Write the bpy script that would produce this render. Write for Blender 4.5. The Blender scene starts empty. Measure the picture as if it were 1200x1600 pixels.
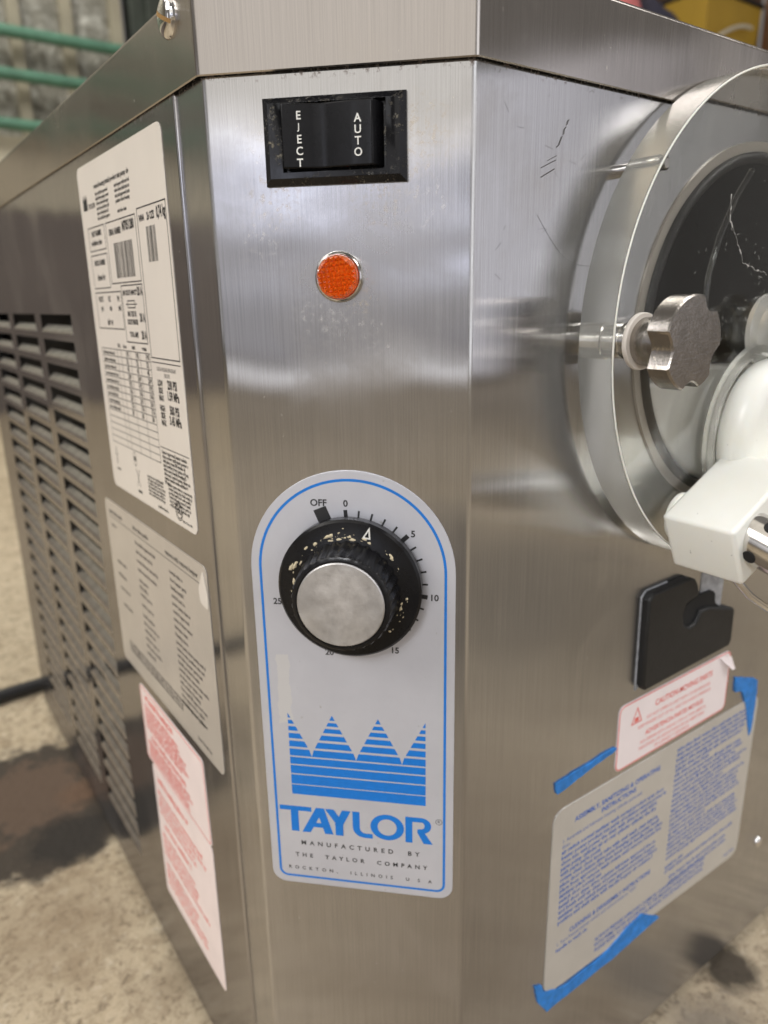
import bpy, bmesh, math, random
from mathutils import Vector, Matrix
random.seed(7)
S = bpy.context.scene
COL = S.collection

# ------------------------------------------------------------------ camera
CAM = Vector((-0.23163, -0.25592, -0.09774))
YAW, PITCH, ROLL, FPX = math.radians(35.265), math.radians(16.113), math.radians(-1.027), 1138.9
fwd = Vector((math.sin(YAW)*math.cos(PITCH), math.cos(YAW)*math.cos(PITCH), -math.sin(PITCH)))
r0 = Vector((math.cos(YAW), -math.sin(YAW), 0)); u0 = r0.cross(fwd)
rgt = r0*math.cos(ROLL) + u0*math.sin(ROLL); upv = -r0*math.sin(ROLL) + u0*math.cos(ROLL)
cd = bpy.data.cameras.new('camera'); cam = bpy.data.objects.new('camera', cd); COL.objects.link(cam)
cam.matrix_world = Matrix(((rgt.x, upv.x, -fwd.x, CAM.x), (rgt.y, upv.y, -fwd.y, CAM.y), (rgt.z, upv.z, -fwd.z, CAM.z), (0, 0, 0, 1)))
cd.sensor_fit = 'VERTICAL'; cd.sensor_height = 36; cd.lens = FPX/1600*36
cd.clip_start = 0.02; cd.clip_end = 100
cd.dof.use_dof = True; cd.dof.focus_distance = 0.335; cd.dof.aperture_fstop = cd.lens/3.4
S.camera = cam

# ------------------------------------------------------------------ world, lamps, exposure
w = bpy.data.worlds.new('World'); S.world = w; w.use_nodes = True
bg = w.node_tree.nodes['Background']; bg.inputs[0].default_value = (0.50, 0.47, 0.44, 1); bg.inputs[1].default_value = 0.40
S.view_settings.view_transform = 'Standard'; S.view_settings.look = 'None'; S.view_settings.exposure = 0; S.view_settings.gamma = 1
S.cycles.max_bounces = 14; S.cycles.transmission_bounces = 12; S.cycles.glossy_bounces = 6
S.cycles.caustics_refractive = True; S.cycles.sample_clamp_indirect = 6.0

def lamp(name, loc, target, sx, sy, radiance, col):
    l = bpy.data.lights.new(name, 'AREA'); l.shape = 'RECTANGLE'; l.size = sx; l.size_y = sy
    l.energy = radiance*sx*sy*math.pi; l.color = col
    o = bpy.data.objects.new(name, l); COL.objects.link(o)
    d = (Vector(target)-Vector(loc)).normalized()
    o.location = loc; o.rotation_euler = d.to_track_quat('-Z', 'Y').to_euler()
    return o
def polar(az, dist, dz):   # azimuth measured from the control panel's normal, seen from the machine
    a = math.radians(225+az)
    return (CAM.x+dist*math.cos(a), CAM.y+dist*math.sin(a), CAM.z+dz)
TG = (0, 0, -0.1)
DAY = (0.78, 0.82, 1.0)
lamp('upper_fill_light', polar(-12, 5, 1.97), TG, 4.6, 1.86, .88, (1.0, .96, .90))  # unseen warm lamp standing in for the bright ceiling behind the camera
lamp('bay_door_light', polar(-21, 5, .86), TG, .9, .46, 3.0, DAY)
lamp('transom_light', polar(-12, 5, .58), TG, 4.6, .16, .9, DAY)
lamp('window_light', polar(-1, 5, .20), TG, 1.9, .26, 1.1, DAY)
lamp('hall_fill_light', polar(-12, 5.4, .50), TG, 5.2, 1.8, .30, (.88, .88, 1.0))  # broad unseen lamp added to lift the steel's mid tone
lamp('low_band_light', polar(-8, 4, -.40), TG, 4.4, .10, 1.25, (.95, .95, 1.0))  # unseen strip added for the pale line reflected low on the panel
lamp('right_bend_light', polar(44, 5, .75), TG, 2.2, 2.6, 1.7, (.95, .96, 1.0))  # unseen lamp added for the highlight on the right bend
lamp('left_bend_light', polar(-62, 5, .6), TG, .8, 1.6, .8, (.95, .95, 1.0))  # mild unseen lamp added to lighten the left bend
lamp('front_fill_light', polar(86, 5, .50), TG, 2.8, 2.0, .82, (.90, .90, 1.0))  # unseen lamp added for the lilac tone of the front face
lamp('ceiling_light', (-1.2, 0.2, 4.2), (-.5, .7, -.7), 3.2, 3.2, .8, (1.0, .93, .82))
lamp('rear_ceiling_light', (-1.8, 3.2, 4.0), (-1.4, 2.4, -.7), 3.0, 2.0, 4.2, (1.0, .94, .82))
lamp('wall_fill_light', (-.4, 2.3, 3.4), (.2, 4.5, .9), 3.0, .8, 11.0, (1.0, .97, .90))  # unseen lamp added to brighten the rear wall and pipes
k = lamp('front_key_light', polar(-14, 4.6, 3.1), (0, 0, -.02), 2.0, .9, 1.2, (.96, .97, 1.0)); k.data.spread = math.radians(34)  # unseen key lamp added to brighten the labels
k = lamp('left_fill_light', (-3.2, .7, 2.4), (-.1, .3, -.3), 2.2, 2.0, 1.2, (1.0, .97, .93)); k.data.spread = math.radians(90)  # unseen fill added to brighten the left face's stickers
k = lamp('right_fill_light', (2.4, -2.2, 3.2), (.35, -.1, -.5), 2.4, 1.6, 2.1, (1.0, .97, .95)); k.data.spread = math.radians(80)  # unseen fill added for the right-hand floor and caution sticker

# ------------------------------------------------------------------ node helpers
def mat(name):
    m = bpy.data.materials.new(name); m.use_nodes = True
    nt = m.node_tree; b = nt.nodes['Principled BSDF']
    return m, nt, b
def N(nt, typ, **kw):
    n = nt.nodes.new(typ)
    for k, v in kw.items():
        if k in n.inputs.keys(): n.inputs[k].default_value = v
        else: setattr(n, k, v)
    return n
def L(nt, a, b): nt.links.new(a, b)
def noise(nt, vec, scale, detail=4, rough=.55, dist=0.0):
    n = N(nt, 'ShaderNodeTexNoise'); n.inputs['Scale'].default_value = scale; n.inputs['Detail'].default_value = detail
    n.inputs['Roughness'].default_value = rough; n.inputs['Distortion'].default_value = dist
    if vec is not None: L(nt, vec, n.inputs['Vector'])
    return n.outputs[0]
def ramp(nt, fac, stops):
    r = N(nt, 'ShaderNodeValToRGB'); e = r.color_ramp.elements
    while len(e) < len(stops): e.new(.5)
    for k, (p, c) in enumerate(stops):
        e[k].position = p; e[k].color = c if len(c) == 4 else (*c, 1)
    L(nt, fac, r.inputs[0]); return r.outputs[0]
def g(v): return (v, v, v)
def math_(nt, op, a, b=None, c=None, clamp=False):
    n = N(nt, 'ShaderNodeMath'); n.operation = op; n.use_clamp = clamp
    for i, v in enumerate((a, b, c)):
        if v is None: continue
        if isinstance(v, (int, float)): n.inputs[i].default_value = v
        else: L(nt, v, n.inputs[i])
    return n.outputs[0]
def mix(nt, fac, a, b):
    n = N(nt, 'ShaderNodeMix'); n.data_type = 'RGBA'
    if isinstance(fac, (int, float)): n.inputs[0].default_value = fac
    else: L(nt, fac, n.inputs[0])
    for i, v in ((6, a), (7, b)):
        if isinstance(v, tuple): n.inputs[i].default_value = v if len(v) == 4 else (*v, 1)
        else: L(nt, v, n.inputs[i])
    return n.outputs[2]
def obj_co(nt): return N(nt, 'ShaderNodeTexCoord').outputs['Object']
def mapping(nt, vec, scale, loc=(0, 0, 0)):
    m = N(nt, 'ShaderNodeMapping'); m.inputs['Scale'].default_value = scale; m.inputs['Location'].default_value = loc
    L(nt, vec, m.inputs['Vector']); return m.outputs[0]
def bump(nt, h, strength, dist, bsdf, normal_in='Normal'):
    b = N(nt, 'ShaderNodeBump'); b.inputs['Strength'].default_value = strength; b.inputs['Distance'].default_value = dist
    L(nt, h, b.inputs['Height']); L(nt, b.outputs[0], bsdf.inputs[normal_in])

def plain(name, col, rough=.5, metal=0.0, var=.0, vscale=60, bumpk=0, coat=0, spec=None):
    m, nt, b = mat(name)
    b.inputs['Roughness'].default_value = rough; b.inputs['Metallic'].default_value = metal
    b.inputs['Coat Weight'].default_value = coat
    if spec is not None: b.inputs['Specular IOR Level'].default_value = spec
    co = obj_co(nt); n = noise(nt, co, vscale, 5)
    lo = tuple(c*(1-var) for c in col); hi = tuple(min(1, c*(1+var)) for c in col)
    L(nt, ramp(nt, n, [(.3, lo), (.7, hi)]), b.inputs['Base Color'])
    if bumpk: bump(nt, noise(nt, co, vscale*4, 4), bumpk, .001, b)
    return m

def steel(name, col=(.515, .51, .51), rough=.175, aniso=.72, streak=.085, along='v', grime=.3, rust=True, spots=()):
    """brushed stainless sheet: streaks, smears, grime under the cover seam"""
    m, nt, b = mat(name)
    tc = N(nt, 'ShaderNodeTexCoord'); uv = tc.outputs['UV']; ob = tc.outputs['Object']
    sc = (1500, 14, 1) if along == 'v' else (14, 1500, 1)
    st = noise(nt, mapping(nt, uv, sc), 1, 5, .65)
    sc2 = (330, 3.5, 1) if along == 'v' else (3.5, 330, 1)
    st2 = noise(nt, mapping(nt, uv, sc2, (3, 7, 0)), 1, 4, .6)
    s = math_(nt, 'ADD', math_(nt, 'MULTIPLY', st, .85), math_(nt, 'MULTIPLY', st2, .15))
    lo = tuple(c*(1-streak*1.1) for c in col); hi = tuple(min(1, c*(1+streak)) for c in col)
    c = ramp(nt, s, [(.36, lo), (.64, hi)])
    sm = noise(nt, ob, 9, 6, .6, .6)           # hand smears
    smm = ramp(nt, sm, [(.50, g(0)), (.72, g(1))])
    c = mix(nt, math_(nt, 'MULTIPLY', smm, .22*grime/.3), c, (.50, .45, .38))
    fine = noise(nt, ob, 420, 3, .6)
    blot = noise(nt, ob, 38, 4, .6)
    specks = math_(nt, 'MULTIPLY', ramp(nt, fine, [(.69, g(0)), (.73, g(1))]), ramp(nt, blot, [(.5, g(0)), (.62, g(1))]))
    c = mix(nt, math_(nt, 'MULTIPLY', specks, .55), c, (.78, .72, .60))
    if rust:                                     # brown dirt that sits under the cover's lip
        sep = N(nt, 'ShaderNodeSeparateXYZ'); L(nt, ob, sep.inputs[0])
        band = N(nt, 'ShaderNodeMapRange'); band.inputs[1].default_value = -.0052; band.inputs[2].default_value = -.0015
        L(nt, sep.outputs[2], band.inputs[0])
        rn = ramp(nt, noise(nt, ob, 300, 5, .7), [(.545, g(0)), (.66, g(1))])
        c = mix(nt, math_(nt, 'MULTIPLY', band.outputs[0], rn, clamp=True), c, (.10, .045, .02))
    met = None
    tot = None
    for (px, py, pz, rad, kind) in spots:        # dirt with a place of its own
        d = N(nt, 'ShaderNodeVectorMath'); d.operation = 'DISTANCE'; L(nt, ob, d.inputs[0]); d.inputs[1].default_value = (px, py, pz)
        mr = N(nt, 'ShaderNodeMapRange'); mr.inputs[1].default_value = rad; mr.inputs[2].default_value = rad*.35
        L(nt, d.outputs['Value'], mr.inputs[0])
        nn = ramp(nt, noise(nt, ob, 300, 6, .75), [(.50, g(0)), (.66, g(1))])
        k = math_(nt, 'MULTIPLY', mr.outputs[0], nn, clamp=True)
        c = mix(nt, math_(nt, 'MULTIPLY', k, .42), c, (.52, .42, .28) if kind == 0 else (.72, .70, .66))
        tot = k if tot is None else math_(nt, 'MAXIMUM', tot, k)
    gl = N(nt, 'ShaderNodeBsdfAnisotropic'); gl.distribution = 'BECKMANN'
    L(nt, c, gl.inputs['Color'])
    r = math_(nt, 'ADD', math_(nt, 'MULTIPLY', math_(nt, 'SUBTRACT', s, .5), .05), rough)
    r = math_(nt, 'ADD', r, math_(nt, 'MULTIPLY', smm, .11))
    L(nt, r, gl.inputs['Roughness'])
    gl.inputs['Anisotropy'].default_value = aniso
    gl.inputs['Rotation'].default_value = .25 if along == 'v' else 0
    tg = N(nt, 'ShaderNodeTangent'); tg.direction_type = 'UV_MAP'; tg.uv_map = 'UVMap'
    L(nt, tg.outputs[0], gl.inputs['Tangent'])
    wav = noise(nt, ob, 5.5, 2)                  # the sheet is never quite flat
    h = math_(nt, 'ADD', math_(nt, 'MULTIPLY', s, .000022), math_(nt, 'MULTIPLY', wav, .0022))
    bump(nt, h, 1.0, 1.0, gl)
    b.inputs['Roughness'].default_value = .6; L(nt, c, b.inputs['Base Color'])
    ms = N(nt, 'ShaderNodeMixShader'); L(nt, gl.outputs[0], ms.inputs[1]); L(nt, b.outputs[0], ms.inputs[2])
    dirt = math_(nt, 'MULTIPLY', specks, .5)
    if rust: dirt = math_(nt, 'MAXIMUM', dirt, math_(nt, 'MULTIPLY', band.outputs[0], rn, clamp=True))
    if tot is not None: dirt = math_(nt, 'MAXIMUM', dirt, math_(nt, 'MULTIPLY', tot, .4))
    dirt = math_(nt, 'MAXIMUM', dirt, math_(nt, 'ADD', .05, math_(nt, 'MULTIPLY', smm, .08)))
    L(nt, dirt, ms.inputs[0])
    L(nt, ms.outputs[0], nt.nodes['Material Output'].inputs['Surface'])
    return m

# ------------------------------------------------------------------ materials
c_ = 0.12/math.sqrt(2); s_ = math.sqrt(.5)
M = {}
def chp(u, v): return (-c_+s_*u, c_-s_*u, v)
M['steel'] = steel('brushed_steel', spots=[(*chp(.030, -.052), .018, 0), (*chp(.080, -.052), .020, 0), (*chp(.095, -.030), .022, 0),
    (*chp(.024, -.030), .012, 1), (*chp(.062, -.102), .02, 1), (*chp(.050, -.104), .022, 1), (*chp(.076, -.118), .012, 1), (*chp(.070, -.095), .013, 0), (*chp(.0761, -.108), .0055, 1), (*chp(.0763, -.120), .004, 1), (*chp(.025, -.070), .02, 1), (*chp(.100, -.055), .02, 1)])
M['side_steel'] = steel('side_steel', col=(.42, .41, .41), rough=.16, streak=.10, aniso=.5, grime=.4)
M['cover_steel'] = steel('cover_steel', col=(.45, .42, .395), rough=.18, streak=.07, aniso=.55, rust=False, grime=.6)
M['bright_steel'] = plain('bright_steel', (.66, .64, .61), .16, 1, .08, 200)
M['knob_steel'] = plain('knob_steel', (.40, .37, .335), .26, 1, .14, 160, .15)
M['chrome'] = plain('chrome', (.78, .77, .76), .07, 1, .03, 90)
M['black'] = plain('black_plastic', (.006, .006, .007), .22, 0, .3, 90, .05, 0, .22)
M['black_matte'] = plain('black_matte', (.008, .008, .008), .55, 0, .3, 120, .2)
M['gap'] = plain('dark_interior', (.006, .006, .006), .8)
M['rubber'] = plain('rubber', (.01, .01, .01), .5, 0, .3, 150)
M['white_plastic'] = plain('white_plastic', (.82, .82, .765), .34, 0, .03, 25, .03)
_nt = M['white_plastic'].node_tree; _b = _nt.nodes['Principled BSDF']; _c = _b.inputs['Base Color'].links[0].from_socket; _o = obj_co(_nt)
_sp = math_(_nt, 'MULTIPLY', ramp(_nt, noise(_nt, _o, 330, 3, .6), [(.69, g(0)), (.73, g(1))]), ramp(_nt, noise(_nt, _o, 70, 3), [(.52, g(0)), (.60, g(1))]))
_c = mix(_nt, math_(_nt, 'MULTIPLY', ramp(_nt, noise(_nt, _o, 18, 5, .6), [(.45, g(0)), (.75, g(1))]), .3), _c, (.80, .77, .62))
L(_nt, mix(_nt, math_(_nt, 'MULTIPLY', _sp, .7), _c, (.16, .14, .11)), _b.inputs['Base Color'])
M['white_plastic'].node_tree.nodes['Principled BSDF'].inputs['Subsurface Weight'].default_value = .25
M['white_plastic'].node_tree.nodes['Principled BSDF'].inputs['Subsurface Radius'].default_value = (.006, .005, .004)
M['print_black'] = plain('black_print', (.018, .018, .02), .5)
M['print_grey'] = plain('grey_print', (.10, .09, .085), .5)
M['print_blue'] = plain('blue_print', (.004, .175, .60), .42, 0, .06, 300)
M['print_navy'] = plain('instruction_blue_print', (.015, .11, .46), .5)
M['print_red'] = plain('red_print', (.72, .13, .11), .5)
M['print_white'] = plain('white_print', (.72, .71, .67), .5)
M['data_white'] = plain('data_label_film', (.66, .61, .55), .38, 0, .03, 30)
M['clear_label'] = plain('faded_silver_film', (.50, .46, .41), .30, .25, .04, 30)
M['inst_label'] = plain('grey_label_film', (.52, .495, .45), .32, .2, .05, 30)
M['pink_white'] = plain('warning_label_film', (.80, .69, .67), .4, 0, .05, 40)
M['caution_white'] = plain('caution_label_film', (.82, .74, .74), .35, 0, .03, 40)
M['tape'] = plain('painter_tape', (.022, .21, .62), .62, 0, .25, 160)
_nt = M['tape'].node_tree; bump(_nt, noise(_nt, mapping(_nt, obj_co(_nt), (160, 160, 900)), 1, 5, .7, .8), .9, .0012, _nt.nodes['Principled BSDF'])
M['green'] = plain('green_paint', (.10, .235, .165), .4, 0, .2, 10)
M['cream'] = plain('cream_paint', (.62, .58, .46), .6, 0, .06, 4)
M['batten'] = plain('batten_paint', (.36, .33, .25), .6, 0, .15, 5)
M['dried_mix'] = plain('dried_mix', (.58, .50, .34), .7, 0, .2, 300, .3)
M['slot_dirt'] = plain('slot_dirt', (.28, .16, .05), .6)
M['scratch'] = plain('scratch_mark', (.10, .095, .09), .5, .4)
M['white_scratch'] = plain('crack_white', (.50, .49, .46), .5)
M['yellow'] = plain('yellow_plastic', (.46, .29, .03), .5, 0, .1, 6)
M['wood'] = plain('brown_wood', (.13, .06, .025), .6, 0, .35, 9)
M['pink'] = plain('pink_cloth', (.75, .22, .22), .8, 0, .15, 8)
M['navy'] = plain('navy_cloth', (.03, .028, .05), .8, 0, .4, 9)
M['dark_sheet'] = plain('dark_sheet', (.045, .055, .045), .6, 0, .4, 4)
M['cord'] = plain('cord_rubber', (.012, .012, .013), .45)

def mk_plate():
    m, nt, b = mat('silver_plate_film')
    ob = obj_co(nt)
    c = ramp(nt, noise(nt, ob, 26, 5, .6), [(.3, (.55, .555, .60)), (.7, (.61, .615, .66))])
    fl = ramp(nt, noise(nt, ob, 210, 4, .6), [(.70, g(0)), (.76, g(1))])
    c = mix(nt, math_(nt, 'MULTIPLY', fl, .6), c, (.30, .28, .24))
    # a pale wiped-on smear down the left side
    p0 = chp(.0205, -.302)
    sep = N(nt, 'ShaderNodeVectorMath'); sep.operation = 'SUBTRACT'; L(nt, ob, sep.inputs[0]); sep.inputs[1].default_value = p0
    sx = N(nt, 'ShaderNodeSeparateXYZ'); L(nt, sep.outputs[0], sx.inputs[0])
    du = math_(nt, 'ABSOLUTE', math_(nt, 'MULTIPLY', math_(nt, 'SUBTRACT', sx.outputs[0], sx.outputs[1]), s_))
    dv = math_(nt, 'ABSOLUTE', sx.outputs[2])
    wob = math_(nt, 'MULTIPLY', math_(nt, 'SUBTRACT', noise(nt, ob, 160, 3), .5), .004)
    k = math_(nt, 'MULTIPLY', math_(nt, 'LESS_THAN', math_(nt, 'ADD', du, wob), .0036), math_(nt, 'LESS_THAN', math_(nt, 'ADD', dv, wob), .021))
    c = mix(nt, math_(nt, 'MULTIPLY', k, .35), c, (.75, .73, .66))
    L(nt, c, b.inputs['Base Color'])
    b.inputs['Metallic'].default_value = .35; b.inputs['Roughness'].default_value = .42
    bump(nt, noise(nt, ob, 900, 2), .08, .0005, b)
    return m
M['plate'] = mk_plate()

def mk_dirty_black(name, thr=.60, rough=.25):
    m, nt, b = mat(name); ob = obj_co(nt)
    d = math_(nt, 'MULTIPLY', ramp(nt, noise(nt, ob, 380, 7, .78), [(thr, g(0)), (thr+.16, g(1))]), ramp(nt, noise(nt, ob, 55, 3), [(.47, g(0)), (.60, g(1))]))
    b.inputs['Specular IOR Level'].default_value = .3
    c = mix(nt, d, (.007, .007, .008), (.38, .34, .25))
    L(nt, c, b.inputs['Base Color'])
    L(nt, math_(nt, 'ADD', math_(nt, 'MULTIPLY', d, .5), ramp(nt, noise(nt, ob, 70, 5), [(.3, g(rough-.1)), (.7, g(rough+.15))])), b.inputs['Roughness'])
    bump(nt, d, .4, .0004, b)
    return m
M['dirty_black'] = mk_dirty_black('dirty_black_plastic', .545, .18)
M['knob_black'] = mk_dirty_black('worn_black_plastic', .655, .26)

def mk_cap():
    m, nt, b = mat('aluminium_cap'); ob = obj_co(nt)
    L(nt, ramp(nt, noise(nt, ob, 60, 6, .65), [(.3, (.50, .50, .51)), (.7, (.72, .71, .70))]), b.inputs['Base Color'])
    b.inputs['Metallic'].default_value = .85
    L(nt, ramp(nt, noise(nt, ob, 120, 5), [(.3, g(.34)), (.7, g(.5))]), b.inputs['Roughness'])
    bump(nt, noise(nt, ob, 700, 3), .15, .0006, b); return m
M['cap'] = mk_cap()

def mk_lens():
    m, nt, b = mat('amber_lens'); b.inputs['Base Color'].default_value = (1.0, .215, .018, 1)
    b.inputs['Coat Weight'].default_value = 1.0; b.inputs['Coat Roughness'].default_value = .03; b.inputs['Roughness'].default_value = .05; b.inputs['Transmission Weight'].default_value = .6; b.inputs['IOR'].default_value = 1.49
    b.inputs['Subsurface Weight'].default_value = .08; b.inputs['Subsurface Radius'].default_value = (.004, .001, .0003)
    return m
M['lens'] = mk_lens()

def mk_acrylic():
    m, nt, b = mat('clear_acrylic'); ob = obj_co(nt)
    b.inputs['Base Color'].default_value = (.955, .96, .93, 1); b.inputs['Transmission Weight'].default_value = 1; b.inputs['IOR'].default_value = 1.49
    L(nt, ramp(nt, noise(nt, ob, 30, 6, .7), [(.35, g(.02)), (.75, g(.14))]), b.inputs['Roughness'])
    bump(nt, noise(nt, mapping(nt, ob, (300, 300, 60)), 1, 3), .02, .0005, b)
    return m
M['acrylic'] = mk_acrylic()
def mk_acrylic_edge():
    m, nt, b = mat('machined_acrylic_edge'); ob = obj_co(nt)
    b.inputs['Base Color'].default_value = (.93, .93, .87, 1); b.inputs['Transmission Weight'].default_value = .82; b.inputs['IOR'].default_value = 1.38
    L(nt, ramp(nt, noise(nt, ob, 40, 6, .7), [(.3, g(.06)), (.7, g(.26))]), b.inputs['Roughness']); return m
M['acrylic_edge'] = mk_acrylic_edge()
def mk_frost():
    m, nt, b = mat('frosted_plastic'); ob = obj_co(nt)
    L(nt, ramp(nt, noise(nt, ob, 22, 5), [(.3, (.80, .785, .76)), (.7, (.93, .92, .89))]), b.inputs['Base Color'])
    b.inputs['Roughness'].default_value = .35; b.inputs['Coat Weight'].default_value = .3; return m
M['frost'] = mk_frost()
def mk_barrel():
    m, nt, b = mat('dark_barrel'); ob = obj_co(nt)
    st = noise(nt, mapping(nt, ob, (700, 700, 40)), 1, 4, .7)
    L(nt, ramp(nt, st, [(.3, (.003, .003, .003)), (.8, (.022, .021, .019))]), b.inputs['Base Color'])
    b.inputs['Roughness'].default_value = .6; b.inputs['Specular IOR Level'].default_value = .15; return m
M['barrel'] = mk_barrel()

def mk_floor():
    m, nt, b = mat('worn_concrete'); ob = obj_co(nt)
    big = noise(nt, ob, 2.2, 6, .6, .4); mid = noise(nt, ob, 14, 7, .7, .3); fin = noise(nt, ob, 130, 6, .75); grit = noise(nt, ob, 420, 4, .7)
    c = ramp(nt, big, [(.30, (.40, .32, .21)), (.70, (.57, .48, .345))])
    c = mix(nt, ramp(nt, mid, [(.40, g(0)), (.68, g(.75))]), c, (.62, .53, .385))
    c = mix(nt, ramp(nt, mid, [(.28, g(.75)), (.46, g(0))]), c, (.27, .20, .125))
    c = mix(nt, ramp(nt, noise(nt, ob, 55, 7, .78, .5), [(.38, g(.55)), (.50, g(0))]), c, (.24, .18, .115))
    c = mix(nt, ramp(nt, fin, [(.38, g(.7)), (.48, g(0))]), c, (.13, .095, .06))
    c = mix(nt, ramp(nt, noise(nt, ob, 75, 6, .7), [(.56, g(0)), (.68, g(.6))]), c, (.72, .64, .50))
    c = mix(nt, ramp(nt, grit, [(.60, g(0)), (.72, g(.4))]), c, (.75, .68, .54))
    def stain_or_shade(c, x, y, rad, col, amt, soft=.45, ns=30, na=.5):
        d = N(nt, 'ShaderNodeVectorMath'); d.operation = 'DISTANCE'; L(nt, ob, d.inputs[0]); d.inputs[1].default_value = (x, y, ZF)
        dd = math_(nt, 'ADD', d.outputs['Value'], math_(nt, 'MULTIPLY', math_(nt, 'SUBTRACT', noise(nt, ob, ns, 5, .6), .5), rad*na*2))
        mr = N(nt, 'ShaderNodeMapRange'); mr.inputs[1].default_value = rad; mr.inputs[2].default_value = rad*(1-soft); mr.inputs[4].default_value = amt
        L(nt, dd, mr.inputs[0]); return mix(nt, mr.outputs[0], c, col)
    c = stain_or_shade(c, -.03, -.30, .55, (.17, .125, .08), .72, .6, 9, .15)  # shade of someone standing before the machine, painted into the floor
    c = stain_or_shade(c, .314, -.010, .031, (.035, .026, .016), .93, .5, 60, .5)
    c = stain_or_shade(c, .245, -.035, .045, (.17, .145, .115), .7, .6)
    c = stain_or_shade(c, -.17, .40, .12, (.26, .19, .12), .5, .8)
    c = stain_or_shade(c, -.150, .612, .145, (.035, .026, .019), .96, .16, 34, .35)
    c = stain_or_shade(c, -.150, .632, .088, (.115, .075, .05), .9, .35, 60, .8)
    c = stain_or_shade(c, -.095, .600, .036, (.16, .085, .045), .45, .7, 60, .5)
    c = stain_or_shade(c, -.125, .525, .050, (.022, .018, .014), .92, .35, 40, .45)
    c = stain_or_shade(c, -.74, -.80, .80, (.085, .068, .05), .88, .6, 3, .2)  # painted shade, so the control panel mirrors a darker floor
    c = stain_or_shade(c, .80, -.74, .62, (.11, .09, .065), .8, .6, 3, .2)  # painted shade again, for the front face's reflection
    c = stain_or_shade(c, -.095, .27, .055, (.17, .12, .07), .6, .8)  # contact shadow painted at the foot of the side panel
    L(nt, c, b.inputs['Base Color'])
    b.inputs['Roughness'].default_value = .75
    h = math_(nt, 'ADD', math_(nt, 'MULTIPLY', fin, .5), math_(nt, 'MULTIPLY', mid, 1.0))
    bump(nt, h, .8, .005, b)
    return m
ZF = -0.680
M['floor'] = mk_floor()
def mk_insul():
    m, nt, b = mat('foil_insulation'); ob = obj_co(nt)
    cr = noise(nt, ob, 9, 7, .75, 1.8)
    L(nt, ramp(nt, cr, [(.3, (.20, .185, .15)), (.48, (.42, .41, .36)), (.66, (.85, .85, .80))]), b.inputs['Base Color'])
    b.inputs['Roughness'].default_value = .4; b.inputs['Metallic'].default_value = .25
    bump(nt, cr, .8, .05, b); return m
M['insul'] = mk_insul()
def mk_rusty():
    m, nt, b = mat('rusty_metal'); ob = obj_co(nt)
    n = noise(nt, mapping(nt, ob, (14, 40, 14)), 1, 6, .65, .6)
    L(nt, ramp(nt, n, [(.3, (.045, .028, .018)), (.5, (.16, .085, .04)), (.62, (.30, .13, .04)), (.8, (.28, .20, .13))]), b.inputs['Base Color'])
    b.inputs['Roughness'].default_value = .5; bump(nt, n, .4, .004, b); return m
M['rusty'] = mk_rusty()

# ------------------------------------------------------------------ mesh helpers
class Frame:
    def __init__(s, o, u, v, n): s.o, s.u, s.v, s.n = Vector(o), Vector(u), Vector(v), Vector(n)
    def p(s, a, b, w=0.0): return s.o + s.u*a + s.v*b + s.n*w
CH = Frame((-c_, c_, 0), (s_, -s_, 0), (0, 0, 1), (-s_, -s_, 0))     # control panel face, u from its left bend
FR = Frame((0, 0, 0), (1, 0, 0), (0, 0, 1), (0, -1, 0))              # front face
LF = Frame((-c_-.0015, 0, 0), (0, -1, 0), (0, 0, 1), (-1, 0, 0))     # left face, u = -y
WD = Frame((0, 0, 0), (1, 0, 0), (0, 1, 0), (0, 0, 1))

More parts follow.
